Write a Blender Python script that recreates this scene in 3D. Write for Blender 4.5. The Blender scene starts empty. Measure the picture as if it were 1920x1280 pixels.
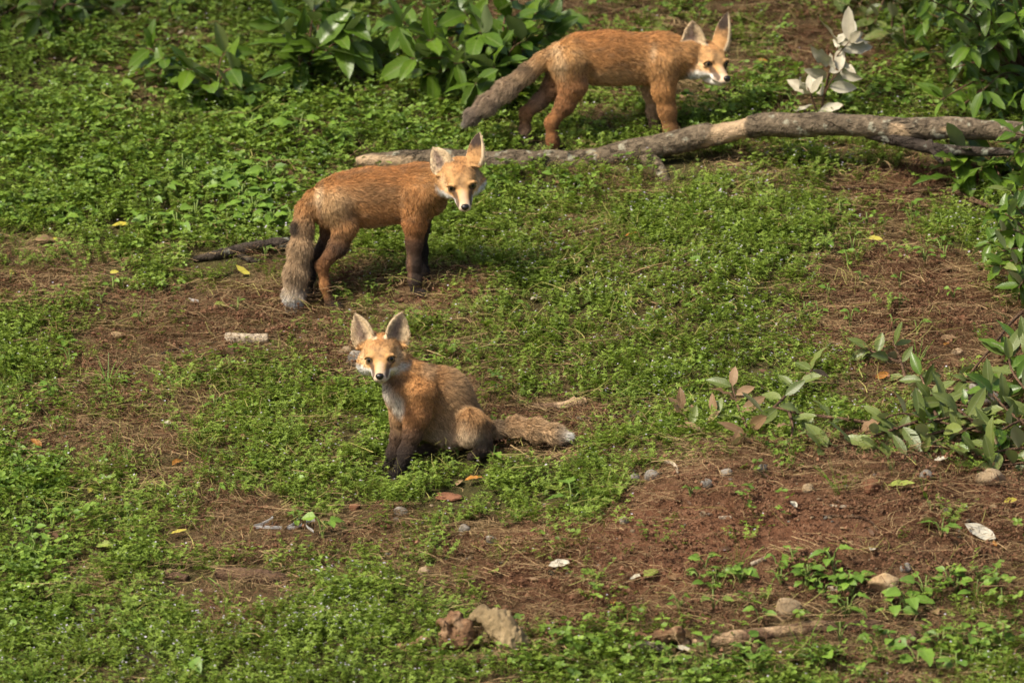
import bpy, math, random
import numpy as np
from mathutils import Matrix, Vector

# ------------------------------------------------------------------ camera, light, exposure
scene = bpy.context.scene
R = math.radians
PITCH, DIST, TANW = R(10.0), 15.0, 0.15          # camera tilt, metres to the middle of the slope, width of the view / distance
CAM = np.array([0.0, -DIST * math.cos(PITCH), DIST * math.sin(PITCH)])
FWD = np.array([0.0, math.cos(PITCH), -math.sin(PITCH)])
UPV = np.array([0.0, math.sin(PITCH), math.cos(PITCH)])
cd = bpy.data.cameras.new('camera'); cam = bpy.data.objects.new('camera', cd)
scene.collection.objects.link(cam); scene.camera = cam
cam.location = CAM; cam.rotation_euler = (R(90) - PITCH, 0, 0)
cd.sensor_width = 36; cd.lens = 36 / TANW; cd.clip_start = 0.5; cd.clip_end = 500
cd.dof.use_dof = True; cd.dof.focus_distance = 14.75; cd.dof.aperture_fstop = 5.0

SUN_AZ, SUN_EL = R(-124), R(50)                    # azimuth of the sun measured from +Y towards +X, and its height
to_sun = Vector((math.sin(SUN_AZ) * math.cos(SUN_EL), math.cos(SUN_AZ) * math.cos(SUN_EL), math.sin(SUN_EL)))
sl = bpy.data.lights.new('sun', 'SUN'); sl.energy = 3.3; sl.angle = R(8.0); sl.color = (1.0, 0.925, 0.78)
so = bpy.data.objects.new('sun', sl); scene.collection.objects.link(so)
so.rotation_euler = to_sun.to_track_quat('Z', 'Y').to_euler(); so.location = (-6, -8, 12)
world = bpy.data.worlds.new('World'); scene.world = world; world.use_nodes = True
wn = world.node_tree; bg = wn.nodes['Background']; bg.inputs[1].default_value = 0.09
sky = wn.nodes.new('ShaderNodeTexSky'); sky.sky_type = 'NISHITA'; sky.sun_disc = False
sky.sun_elevation = SUN_EL; sky.sun_rotation = SUN_AZ; sky.dust_density = 4.0; sky.air_density = 1.0; sky.ozone_density = 0.6
wn.links.new(sky.outputs[0], bg.inputs[0])
vs = scene.view_settings; vs.view_transform = 'Standard'; vs.look = 'None'; vs.gamma = 1.0; vs.use_curve_mapping = False; vs.exposure = 0.82
scene.cycles.use_denoising = True; scene.cycles.use_adaptive_sampling = True; scene.cycles.adaptive_threshold = 0.03
scene.cycles.max_bounces = 4; scene.cycles.diffuse_bounces = 3; scene.cycles.glossy_bounces = 2; scene.cycles.transmission_bounces = 4
scene.cycles_curves.shape = 'RIBBONS'

# ------------------------------------------------------------------ helpers
rng = np.random.default_rng(11); random.seed(11)
COL = scene.collection.objects

def vnoise(P, freq, seed=0):
    """smooth value noise in -1..1 for an (N,2) or (N,3) array"""
    P = np.asarray(P, float) * freq
    if P.shape[1] == 2: P = np.c_[P, np.full(len(P), 0.37)]
    i = np.floor(P).astype(np.int64); f = P - i; f = f * f * (3 - 2 * f)
    def h(a, b, c):
        n = (a * 374761393 + b * 668265263 + c * 2147483647 + seed * 1274126177) & 0xFFFFFFFF
        n = ((n ^ (n >> 13)) * 1274126177) & 0xFFFFFFFF
        n = (n ^ (n >> 16)) & 0xFFFFFFFF
        return n / 2147483647.5 - 1
    r = 0
    for a in (0, 1):
        for b in (0, 1):
            for c in (0, 1):
                w = (f[:, 0] if a else 1 - f[:, 0]) * (f[:, 1] if b else 1 - f[:, 1]) * (f[:, 2] if c else 1 - f[:, 2])
                r = r + w * h(i[:, 0] + a, i[:, 1] + b, i[:, 2] + c)
    return r

def fbm(P, freq, seed=0, octaves=3):
    r, a = 0, 1.0
    for o in range(octaves):
        r = r + a * vnoise(P, freq * 2 ** o, seed + o * 7); a *= 0.5
    return r

def sstep(x, a, b):
    t = np.clip((x - a) / (b - a), 0, 1); return t * t * (3 - 2 * t)

SLOPE, CROSS = math.tan(R(18.0)), 0.045
MOUNDS = []                                         # (x, y, radius x, radius y, height)
def G0(x, y): return SLOPE * y + CROSS * x
def G(x, y):
    """height of the ground"""
    x = np.asarray(x, float); y = np.asarray(y, float); sh = x.shape
    P = np.c_[x.ravel(), y.ravel()]
    z = G0(P[:, 0], P[:, 1]) + 0.022 * vnoise(P, 1.7, 3) + 0.009 * vnoise(P, 5.0, 5)
    for mx, my, rx, ry, h in MOUNDS:
        z = z + h * np.exp(-(((P[:, 0] - mx) / rx) ** 2 + ((P[:, 1] - my) / ry) ** 2))
    return z.reshape(sh)

def ray(px, py):
    return FWD + np.array([1.0, 0, 0]) * ((px - 960) / 1920 * TANW) + UPV * (-(py - 640) / 1920 * TANW)
def at(px, py, Y):
    """the point seen at photo position px,py in the vertical plane y = Y"""
    d = ray(px, py); return CAM + d * ((Y - CAM[1]) / d[1])
def gp(px, py, lift=0.0):
    """the point of the ground seen at photo position px,py"""
    d = ray(px, py); t = DIST
    for _ in range(12):
        p = CAM + d * t; e = p[2] - float(G(p[0], p[1])) - lift
        t += e / (d[1] * SLOPE - d[2])
    return CAM + d * t
def gY(px, py): return gp(px, py)[1]
def M(px): return px / 1920 * TANW * DIST           # photo pixels to metres near the middle
def to_px(P):
    P = np.asarray(P, float) - CAM; dep = P @ FWD
    return np.c_[960 + P[:, 0] / dep / TANW * 1920, 640 - (P @ UPV) / dep / TANW * 1920]

def g_flat(px, py):                                 # used to place the mounds before they exist
    d = ray(px, py); t = (G0(CAM[0], CAM[1]) - CAM[2]) / (d[2] - SLOPE * d[1] - CROSS * d[0]); return CAM + d * t
for (px, py, rx, ry, h) in [(1400, 985, .46, .34, .085), (1750, 930, .30, .25, .03), (870, 540, .12, .10, .018), (1230, 480, .5, .45, .04),
                            (1700, 380, .22, .18, -.03), (700, 1180, .25, .22, .02)]:
    q = g_flat(px, py); MOUNDS.append((q[0], q[1], rx, ry, h))

def new_mesh(name, V, F, smooth=True, tint=None):
    me = bpy.data.meshes.new(name)
    V = np.asarray(V, float)
    if isinstance(F, np.ndarray):
        F = F.tolist()
    me.from_pydata(V.tolist(), [], F)
    if smooth: me.polygons.foreach_set('use_smooth', np.ones(len(me.polygons), bool))
    if tint is not None:
        a = me.attributes.new('tint', 'FLOAT', 'POINT'); a.data.foreach_set('value', np.asarray(tint, np.float32))
    me.update(); return me

def mobj(name, me, mats=None, parent=None, loc=(0, 0, 0)):
    if mats is not None and not me.materials:
        for m in (mats if isinstance(mats, (list, tuple)) else [mats]): me.materials.append(m)
    o = bpy.data.objects.new(name, me); COL.link(o); o.location = loc
    if parent is not None: o.parent = parent
    return o
def tag(o, label, cat, group=None, kind=None):
    o['label'] = label; o['category'] = cat
    if group: o['group'] = group
    if kind: o['kind'] = kind
    return o
def empty(name, loc, label, cat, group=None):
    o = bpy.data.objects.new(name, None); COL.link(o); o.location = loc; o.empty_display_size = 0.05
    return tag(o, label, cat, group)

def frame(d, up):
    """orthonormal x (along d), y, z (towards up)"""
    x = np.asarray(d, float); x = x / np.linalg.norm(x)
    z = np.asarray(up, float); z = z - x * (z @ x)
    n = np.linalg.norm(z)
    if n < 1e-6: z = np.array([1, 0, 0.]) - x * x[0]; n = np.linalg.norm(z)
    z = z / n; return x, np.cross(z, x), z

def smooth_path(pts, n):
    """Catmull-Rom through rows of pts (any columns)"""
    p = np.asarray(pts, float); p = np.vstack([2 * p[0] - p[1], p, 2 * p[-1] - p[-2]])
    s = np.linspace(0, len(p) - 3 - 1e-9, n); i = s.astype(int); t = (s - i)[:, None]
    a, b, c, d = p[i], p[i + 1], p[i + 2], p[i + 3]
    return 0.5 * (2 * b + (c - a) * t + (2 * a - 5 * b + 4 * c - d) * t ** 2 + (3 * b - a - 3 * c + d) * t ** 3)

def tube(path, rad, seg=8, rough=0.0, freq=30, seed=1, cap=True):
    path = np.asarray(path, float); n = len(path); rad = np.broadcast_to(np.asarray(rad, float), (n,))
    T = np.gradient(path, axis=0); T /= np.linalg.norm(T, axis=1)[:, None]
    ref = np.array([0.2, 0.1, 1.0]); V = []
    for i in range(n):
        x, y, z = frame(T[i], ref if abs(T[i] @ ref) < 0.95 * np.linalg.norm(ref) else np.array([1, 0, 0.]))
        a = np.linspace(0, 2 * math.pi, seg, endpoint=False)
        V.append(path[i] + rad[i] * (np.cos(a)[:, None] * y + np.sin(a)[:, None] * z))
    V = np.vstack(V)
    if rough:
        c = np.repeat(path, seg, axis=0); d = V - c
        V = c + d * (1 + rough * fbm(V, freq, seed, 3))[:, None]
    F = [(i * seg + j, i * seg + (j + 1) % seg, (i + 1) * seg + (j + 1) % seg, (i + 1) * seg + j) for i in range(n - 1) for j in range(seg)]
    if cap:
        k = len(V); V = np.vstack([V, path[0], path[-1]])
        F += [(k, (j + 1) % seg, j) for j in range(seg)] + [(k + 1, (n - 1) * seg + j, (n - 1) * seg + (j + 1) % seg) for j in range(seg)]
    return V, F

class Nodes:
    def __init__(s, name):
        s.m = bpy.data.materials.new(name); s.m.use_nodes = True; s.t = s.m.node_tree; s.b = s.t.nodes['Principled BSDF']; s.o = s.t.nodes['Material Output']
    def n(s, kind, **kw):
        x = s.t.nodes.new(kind)
        for k, v in kw.items(): setattr(x, k, v)
        return x
    def l(s, a, b): s.t.links.new(a, b)
    def ramp(s, fac, stops):
        r = s.n('ShaderNodeValToRGB'); e = r.color_ramp.elements
        while len(e) < len(stops): e.new(0.5)
        for k, (p, c) in enumerate(stops): e[k].position = p; e[k].color = (*c, 1)
        s.l(fac, r.inputs[0]); return r.outputs[0]
    def noise(s, scale, detail=3.0, coord=None, rough=0.55):
        x = s.n('ShaderNodeTexNoise'); x.inputs['Scale'].default_value = scale; x.inputs['Detail'].default_value = detail; x.inputs['Roughness'].default_value = rough
        if coord is None:
            coord = s.n('ShaderNodeTexCoord').outputs['Object']
        s.l(coord, x.inputs['Vector']); return x.outputs['Fac']
    def mix(s, fac, a, b, mode='MIX'):
        x = s.n('ShaderNodeMix', data_type='RGBA', blend_type=mode)
        for v, i in ((fac, 0), (a, 6), (b, 7)):
            if isinstance(v, (int, float)): x.inputs[i].default_value = v
            elif isinstance(v, tuple): x.inputs[i].default_value = (*v, 1)
            else: s.l(v, x.inputs[i])
        return x.outputs[2]
    def math(s, op, a, b=0.0):
        x = s.n('ShaderNodeMath', operation=op)
        for v, i in ((a, 0), (b, 1)):
            if isinstance(v, (int, float)): x.inputs[i].default_value = v
            else: s.l(v, x.inputs[i])
        return x.outputs[0]
    def attr(s, name): return s.n('ShaderNodeAttribute', attribute_name=name)
    def bump(s, h, strength=0.5, dist=0.01):
        x = s.n('ShaderNodeBump'); x.inputs['Strength'].default_value = strength; x.inputs['Distance'].default_value = dist
        s.l(h, x.inputs['Height']); s.l(x.outputs[0], s.b.inputs['Normal']); return x
    def set(s, col=None, rough=0.7, spec=0.3):
        if isinstance(col, tuple): s.b.inputs['Base Color'].default_value = (*col, 1)
        elif col is not None: s.l(col, s.b.inputs['Base Color'])
        s.b.inputs['Roughness'].default_value = rough; s.b.inputs['Specular IOR Level'].default_value = spec; return s

def leaf_mat(name, dark, light, rough=0.5, spec=0.35, transl=0.35, under=None, vein=False, spots=None):
    """leaf: colour between two tones by leaf and by plant, some light shining through, an underside of its own"""
    k = Nodes(name)
    t = k.attr('tint').outputs['Fac']; r = k.n('ShaderNodeObjectInfo').outputs['Random']
    f = k.math('ADD', k.math('MULTIPLY', t, 0.65), k.math('MULTIPLY', r, 0.35))
    c = k.ramp(f, [(0.08, dark), (0.92, light)])
    if spots:
        c = k.mix(k.ramp(k.noise(45, 3), [(0.56, (0, 0, 0)), (0.66, (1, 1, 1))]), c, spots)
    if under:
        c = k.mix(k.n('ShaderNodeNewGeometry').outputs['Backfacing'], c, under)
    k.set(c, rough, spec)
    tr = k.n('ShaderNodeBsdfTranslucent'); k.l(k.mix(0.5, c, (0.35, 0.45, 0.03), 'MIX'), tr.inputs[0])
    mx = k.n('ShaderNodeMixShader'); mx.inputs[0].default_value = transl
    k.l(k.b.outputs[0], mx.inputs[1]); k.l(tr.outputs[0], mx.inputs[2]); k.l(mx.outputs[0], k.o.inputs[0])
    return k.m
# ------------------------------------------------------------------ ground: how green it is (rows of the photo, 120 px apart)
GREEN = np.array([
 [.85,.80,.75,.75,.80,.70,.65,.60,.50,.50,.45,.32,.38,.50,.70,.70],
 [.90,.75,.60,.80,.85,.75,.80,.85,.85,.70,.65,.55,.55,.75,.80,.75],
 [.95,.95,.90,.85,.75,.55,.80,.85,.80,.72,.78,.85,.80,.60,.45,.65],
 [.65,.78,.85,.90,.90,.80,.85,.80,.80,.80,.82,.78,.70,.45,.60,.85],
 [.55,.40,.30,.28,.30,.30,.35,.60,.80,.85,.82,.72,.70,.45,.40,.60],
 [.70,.45,.35,.30,.32,.50,.55,.70,.85,.92,.92,.88,.80,.50,.35,.45],
 [.50,.42,.50,.55,.72,.85,.80,.50,.40,.50,.90,.92,.80,.60,.50,.55],
 [.90,.60,.55,.50,.72,.92,.95,.95,.92,.55,.15,.08,.10,.12,.22,.35],
 [1.0,.85,.65,.48,.32,.28,.22,.24,.12,.04,.02,.01,.01,.02,.08,.25],
 [.90,.70,.55,.60,.90,1.0,.75,.30,.12,.10,.28,.42,.45,.45,.50,.45],
 [.85,.70,.92,1.0,1.0,1.0,.90,.50,.75,.80,.80,.90,.90,.60,.55,.60]])
def grid_at(A, P):
    """sample a table laid over the frame at ground points P"""
    q = to_px(P); x = np.clip(q[:, 0] / 120 - 0.5, 0, 14.999); y = np.clip(q[:, 1] / 120 - 0.5, 0, 9.999)
    i, j = x.astype(int), y.astype(int); fx, fy = x - i, y - j
    return (A[j, i] * (1 - fx) + A[j, i + 1] * fx) * (1 - fy) + (A[j + 1, i] * (1 - fx) + A[j + 1, i + 1] * fx) * fy
def green_at(P):
    g = grid_at(GREEN, P)
    return np.clip(g + 0.34 * fbm(P[:, :2], 5.5, 21, 3) * np.clip(4 * g * (1.15 - g), 0, 1), 0, 1)

def axis(lo, hi, step, far_lo, far_hi, grow=1.35):
    a = list(np.arange(lo, hi + 1e-6, step)); s = step
    while a[-1] < far_hi: s *= grow; a.append(a[-1] + s)
    s = step
    while a[0] > far_lo: s *= grow; a.insert(0, a[0] - s)
    return np.array(a)
xs = axis(-1.5, 1.5, 0.0125, -60, 60); ys = axis(-2.1, 2.0, 0.0125, -14, 70)
X, Y = np.meshgrid(xs, ys, indexing='ij'); P2 = np.c_[X.ravel(), Y.ravel()]
Z = G(X, Y).ravel()
near = np.exp(-np.clip(np.abs(P2[:, 0]) - 1.6, 0, None) * 3) * np.exp(-np.clip(np.abs(P2[:, 1]) - 2.2, 0, None) * 3)
gr = green_at(np.c_[P2, Z])
Z = Z + near * (0.0040 * fbm(P2, 24, 31, 3) + 0.0030 * vnoise(P2, 55, 33) * (1 - gr))
nx, ny = len(xs), len(ys)
idx = np.arange(nx * ny).reshape(nx, ny)
Fq = np.stack([idx[:-1, :-1], idx[1:, :-1], idx[1:, 1:], idx[:-1, 1:]], -1).reshape(-1, 4)
gme = new_mesh('ground', np.c_[P2, Z], Fq)
ga = gme.attributes.new('green', 'FLOAT', 'POINT'); ga.data.foreach_set('value', gr.astype(np.float32))
CLEAR = []                                           # (x, y, radius): spots where something lies and the low plants leave room
def red_at(P):
    q = to_px(P); return np.clip(sum(np.exp(-(((q[:, 0] - a) / b) ** 2 + ((q[:, 1] - c) / d) ** 2)) for a, b, c, d in ((1430, 400, 975, 120), (1100, 260, 1060, 85), (860, 90, 535, 30), (1690, 170, 560, 110), (1650, 90, 360, 60), (1850, 120, 960, 60))), 0, 1)
ra_ = gme.attributes.new('red', 'FLOAT', 'POINT'); ra_.data.foreach_set('value', red_at(np.c_[P2, Z]).astype(np.float32))
k = Nodes('soil')
n1 = k.noise(3.0, 6); n2 = k.noise(45, 5); n3 = k.noise(190, 3)
soil = k.ramp(n1, [(0.3, (0.070, 0.030, 0.016)), (0.55, (0.125, 0.056, 0.029)), (0.75, (0.17, 0.082, 0.045))])
soil = k.mix(k.ramp(n2, [(0.45, (0, 0, 0)), (0.75, (1, 1, 1))]), soil, (0.20, 0.105, 0.060))
thatch = k.ramp(n1, [(0.3, (0.055, 0.033, 0.017)), (0.55, (0.105, 0.064, 0.033)), (0.75, (0.155, 0.10, 0.052))])
thatch = k.mix(k.ramp(n2, [(0.42, (0, 0, 0)), (0.7, (1, 1, 1))]), thatch, (0.19, 0.125, 0.066))
soil = k.mix(k.attr('red').outputs['Fac'], thatch, soil)
soil = k.mix(k.ramp(n3, [(0.26, (1, 1, 1)), (0.36, (0, 0, 0))]), soil, (0.06, 0.032, 0.018))
moss = k.ramp(n2, [(0.35, (0.028, 0.030, 0.010)), (0.65, (0.075, 0.070, 0.022))])
gm = k.math('MULTIPLY', k.ramp(k.math('ADD', k.attr('green').outputs['Fac'], k.math('MULTIPLY', k.math('SUBTRACT', n2, 0.5), 0.8)), [(0.35, (0, 0, 0)), (0.8, (1, 1, 1))]), 0.85)
k.set(k.mix(gm, soil, moss), 0.92, 0.12)
k.bump(k.math('ADD', n2, k.math('MULTIPLY', n3, 0.6)), 1.0, 0.012)
ground = mobj('ground', gme, k.m); ground['kind'] = 'structure'; ground['label'] = 'reddish brown soil of the grassy bank'; ground['category'] = 'ground'
# ------------------------------------------------------------------ foxes: one continuous skin grown from a posed skeleton, fur, eyes, nose
def surface_nets(Fd, org, h):
    s = Fd < 0; nx, ny, nz = Fd.shape
    c = sum(s[a:nx - 1 + a, b:ny - 1 + b, d:nz - 1 + d].astype(np.int8) for a in (0, 1) for b in (0, 1) for d in (0, 1))
    ii = np.argwhere((c > 0) & (c < 8)); imap = np.full(c.shape, -1, np.int64); imap[tuple(ii.T)] = np.arange(len(ii))
    cor = [(a, b, d) for a in (0, 1) for b in (0, 1) for d in (0, 1)]
    val = np.stack([Fd[ii[:, 0] + a, ii[:, 1] + b, ii[:, 2] + d] for a, b, d in cor], 1)
    acc = np.zeros((len(ii), 3)); cnt = np.zeros(len(ii))
    for p in range(8):
        for q in range(p + 1, 8):
            if sum(abs(cor[p][m] - cor[q][m]) for m in range(3)) != 1: continue
            m = (val[:, p] < 0) != (val[:, q] < 0); t = np.where(m, val[:, p] / np.where(m, val[:, p] - val[:, q], 1), 0)
            pos = np.array(cor[p]) + t[:, None] * (np.array(cor[q]) - np.array(cor[p])); acc += pos * m[:, None]; cnt += m
    V = org + h * (ii + acc / cnt[:, None])
    quads = []
    for ax in range(3):
        sl0 = [slice(1, n - 1) for n in Fd.shape]; sl1 = list(sl0); sl0[ax] = slice(0, Fd.shape[ax] - 1); sl1[ax] = slice(1, Fd.shape[ax])
        e = np.argwhere(s[tuple(sl0)] != s[tuple(sl1)])
        off = np.ones(3, int); off[ax] = 0; e = e + off
        inside = s[tuple(e.T)]; o1, o2 = [(1, 2), (2, 0), (0, 1)][ax]
        d1 = np.zeros(3, int); d1[o1] = 1; d2 = np.zeros(3, int); d2[o2] = 1
        q = np.stack([imap[tuple((e - d1 - d2).T)], imap[tuple((e - d2).T)], imap[tuple(e.T)], imap[tuple((e - d1).T)]], 1)
        q[~inside] = q[~inside][:, ::-1]; quads.append(q)
    return V, np.vstack(quads)

fk = Nodes('fox_fur')
fa = fk.n('ShaderNodeAttribute', attribute_name='fur_colour').outputs['Color']
hi = fk.n('ShaderNodeHairInfo').outputs
fc = fk.mix(fk.math('MULTIPLY', hi['Random'], 0.30), fa, (0.03, 0.02, 0.012))
fk.set(fc, 0.62, 0.22)
FUR = fk.m
sk = Nodes('fox_skin'); sk.set(sk.attr('fur_colour').outputs['Color'], 0.85, 0.1); SKIN = sk.m
NOSE = Nodes('nose_leather').set((0.012, 0.010, 0.010), 0.28, 0.5); NOSE.bump(NOSE.noise(900, 2), 0.25, 0.001); NOSE = NOSE.m
def eye_mat(n, c):
    k = Nodes(n).set(c, 0.22, 0.3); k.b.inputs['Coat Weight'].default_value = 0.25; k.b.inputs['Coat Roughness'].default_value = 0.02; return k.m
EYE = [eye_mat('pupil', (0.004, 0.004, 0.004)), eye_mat('iris', (0.20, 0.135, 0.070)), eye_mat('eye_rim', (0.008, 0.006, 0.005))]

RUFOUS = (0.50, 0.245, 0.088); ORANGE = (0.58, 0.315, 0.122); TAN = (0.53, 0.335, 0.165); GREYTAN = (0.40, 0.285, 0.175)
PALE = (0.72, 0.55, 0.34); WHITE = (0.84, 0.80, 0.72); DARK = (0.050, 0.034, 0.026); BLACK = (0.022, 0.017, 0.015); BROWN = (0.20, 0.105, 0.05)

# head in its own frame: x forward, y to its left, z up, origin inside the skull between the eyes
EYE_L = np.array([0.0298, 0.0190, 0.003]); NOSE_L = np.array([0.078, 0, -0.0185]); EAR_TIP = np.array([-0.020, 0.049, 0.092]); EAR_BASE = np.array([-0.014, 0.029, 0.024])
def rot(e):
    return np.array((Matrix.Rotation(e[0], 3, 'Z') @ Matrix.Rotation(e[1], 3, 'Y') @ Matrix.Rotation(e[2], 3, 'X')))
def fit_head(tg, Y, guess, scale=1.14):
    """turn and place the head so that its marks fall where the photo shows them; tg: list of (local point, px, py, weight)"""
    L = np.array([t[0] for t in tg]) * scale; T = np.array([t[1:3] for t in tg]); W = np.array([t[3] for t in tg])
    c = at(T[0, 0], T[0, 1], Y); v = np.array([*guess, c[0], c[2]])
    def res(v):
        P = L @ rot(v[:3]).T + np.array([v[3], Y, v[4]]); return ((to_px(P) - T) * W[:, None]).ravel()
    for _ in range(60):
        r = res(v); J = np.stack([(res(v + e) - r) / 1e-5 for e in np.eye(5) * 1e-5], 1)
        v = v - 0.5 * np.linalg.solve(J.T @ J + np.eye(5) * 1e-3, J.T @ r)
    return rot(v[:3]), np.array([v[3], Y, v[4]]), res(v)

class Fox:
    def __init__(s, name, label):
        s.name, s.label = name, label; s.prims = []; s.paints = []; s.ears = []
    def bone(s, a, b, ra, rb, col, length=0.012, flat=1.0, n=(0, 1, 0), k=0.018, colb=None, lift=0.35):
        ra = max(ra - .30 * length, ra * .72); rb = max(rb - .30 * length, rb * .72); length = length * .92
        s.prims.append(dict(a=np.asarray(a, float), b=np.asarray(b, float), ra=ra, rb=rb, ca=np.array(col), cb=np.array(colb if colb is not None else col),
                            L=length, f=flat, n=np.asarray(n, float) / np.linalg.norm(n), k=k, lift=lift))
    def chain(s, pts, cols, length=0.012, k=0.014, flat=1.0, n=(0, 1, 0), lift=0.35):
        """pts rows: point(3), radius"""
        for i in range(len(pts) - 1):
            s.bone(pts[i][0], pts[i + 1][0], pts[i][1], pts[i + 1][1], cols[i], length if np.isscalar(length) else length[i], flat, n, k, cols[i + 1], lift)
    def paint(s, p, r, col, amount=1.0, soft=0.6): s.paints.append((np.asarray(p, float), np.broadcast_to(np.asarray(r, float), (3,)), np.array(col), amount, soft))
    def sd(s, q, P):
        a, b, n, f = q['a'], q['b'], q['n'], q['f']
        D = P - a; D = D + (f - 1) * (D @ n)[:, None] * n; ba = b - a; ba = ba + (f - 1) * (ba @ n) * n
        t = np.clip((D @ ba) / max(ba @ ba, 1e-9), 0, 1)
        return np.linalg.norm(D - t[:, None] * ba, axis=1) - (q['ra'] + (q['rb'] - q['ra']) * t), t
    def head(s, Rm, O, sc=1.14, ears=(None, None)):
        s.Rm, s.O, s.sc = Rm, O, sc
        w = lambda x, y, z: O + Rm @ (np.array([x, y, z]) * sc)
        s.w = w; lat = Rm @ np.array([0, 1, 0]); i0 = len(s.prims)
        B = lambda a, b, ra, rb, L, k=0.012, **kw: s.bone(w(*a), w(*b), ra * sc, rb * sc, ORANGE, L, k=k, lift=0.22, **kw)
        B((-0.016, 0, 0.004), (0.004, 0, 0.006), 0.038, 0.031, 0.007)
        for y in (-1, 1):
            B((-0.014, y * 0.025, -0.015), (0.006, y * 0.018, -0.016), 0.025, 0.019, 0.013)      # cheek
            B((0.010, y * 0.012, 0.013), (0.026, y * 0.0125, 0.0115), 0.016, 0.0095, 0.005)       # brow
            B((0.018, y * 0.017, -0.012), (0.032, y * 0.012, -0.014), 0.014, 0.010, 0.005)        # under the eye
        B((0.016, 0, -0.002), (0.050, 0, -0.0125), 0.0185, 0.0112, 0.004)                         # bridge
        B((0.042, 0, -0.0150), (0.070, 0, -0.0205), 0.0150, 0.0102, 0.0025, k=0.006)              # muzzle
        for y in (-1, 1): B((0.044, y * 0.0080, -0.0205), (0.066, y * 0.0058, -0.0240), 0.0098, 0.0070, 0.0025, k=0.006)
        B((0.010, 0, -0.030), (0.062, 0, -0.0315), 0.016, 0.0058, 0.004, k=0.006)                 # jaw
        for y in (-1, 1):                                                                          # eyelids over and under the ball
            e = EYE_L * np.array([1, y, 1]); q = lambda a, b, c: tuple(e + np.array([a, b * y, c]))
            for a_, b_ in ((q(.0050, -.0090, .0014), q(.0055, -.0035, .0074)), (q(.0055, -.0035, .0074), q(.0025, .0045, .0078)), (q(.0025, .0045, .0078), q(-.0035, .0100, .0022))): B(a_, b_, .0034, .0034, .003, k=.004)
            for a_, b_ in ((q(.0048, -.0088, -.0032), q(.0040, -.0010, -.0078)), (q(.0040, -.0010, -.0078), q(-.0028, .0088, -.0046))): B(a_, b_, .0030, .0030, .003, k=.004)
        s.headset = range(i0, len(s.prims))
        for y, e in zip((1, -1), ears):
            tip = w(*(EAR_TIP * np.array([1, y, 1]))); base = w(*(EAR_BASE * np.array([1, y, 1]))); nrm = Rm @ np.array([0.86, 0.42 * y, 0.05]); wid = 0.0255
            if e:
                if 'tip' in e: tip = np.asarray(e['tip'])
                if 'n' in e: nrm = np.asarray(e['n'], float)
                if 'base' in e: base = w(*e['base'])
                wid = e.get('w', wid)
            v = tip - base; L = np.linalg.norm(v); v = v / L; nrm = nrm - v * (nrm @ v); nrm /= np.linalg.norm(nrm)
            s.ears.append((base, v, nrm, np.cross(v, nrm), L, wid * sc))
    def ear_local(s, e, P):
        base, v, n, u, L, a = e; D = P - base
        sv = (D @ v) / L; su = D @ u; sw = D @ n
        prof = a * np.clip(1 - np.clip(sv, 0, 1) ** 2.4, 0, 1) ** 0.80 * (1 - 0.10 * np.clip(0.25 - sv, 0, 1) * 4)
        cup = 0.55 * a * (1 - 0.75 * np.clip(sv, 0, 1))
        wc = cup * ((su / a) ** 2 - 0.85)
        return sv, su, sw, prof, wc, L
    def sd_ear(s, e, P):
        sv, su, sw, prof, wc, L = s.ear_local(e, P)
        th = 0.0034 - 0.0012 * np.clip(sv, 0, 1)
        return np.maximum(np.maximum(np.abs(sw - wc) * 0.85 - th, np.abs(su) - prof), np.maximum(-sv * L - 0.006, (sv - 1) * L))
    def build(s, base, strands, h=0.0022, seed=1):
        lo = np.min([np.minimum(q['a'] - q['ra'], q['b'] - q['rb']) for q in s.prims], 0) - 0.012
        hi_ = np.max([np.maximum(q['a'] + q['ra'], q['b'] + q['rb']) for q in s.prims], 0) + 0.012
        for e in s.ears:
            lo = np.minimum(lo, e[0] + e[1] * e[4] - 0.02); hi_ = np.maximum(hi_, e[0] + e[1] * e[4] + 0.02)
        n = np.ceil((hi_ - lo) / h).astype(int) + 1
        Fd = np.full(n, 0.5); gx = [lo[m] + h * np.arange(n[m]) for m in range(3)]
        def region(l, u, fn, k):
            i0 = np.clip(np.floor((l - lo) / h).astype(int), 0, n - 1); i1 = np.clip(np.ceil((u - lo) / h).astype(int) + 1, 1, n)
            sl = tuple(slice(i0[m], i1[m]) for m in range(3))
            A = np.stack(np.meshgrid(*[gx[m][sl[m]] for m in range(3)], indexing='ij'), -1)
            d = fn(A.reshape(-1, 3)).reshape(A.shape[:3]); c = Fd[sl]
            t = np.clip(0.5 + 0.5 * (c - d) / k, 0, 1); Fd[sl] = c + (d - c) * t - k * t * (1 - t)
        for q in s.prims:
            m = q['k'] + 0.008
            region(np.minimum(q['a'] - q['ra'], q['b'] - q['rb']) - m, np.maximum(q['a'] + q['ra'], q['b'] + q['rb']) + m, lambda P: s.sd(q, P)[0], q['k'])
        for e in s.ears:
            c = e[0] + e[1] * e[4] * 0.5
            region(c - 0.07, c + 0.07, lambda P: s.sd_ear(e, P), 0.006)
        V, Q = surface_nets(Fd, lo, h)
        # colour, lay and length of the coat at every point of the skin
        D = []; C = np.zeros((len(V), 3)); FL = np.zeros((len(V), 3)); LN = np.zeros(len(V)); LF = np.zeros(len(V)); WS = np.zeros(len(V)); WH = np.zeros(len(V))
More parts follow.
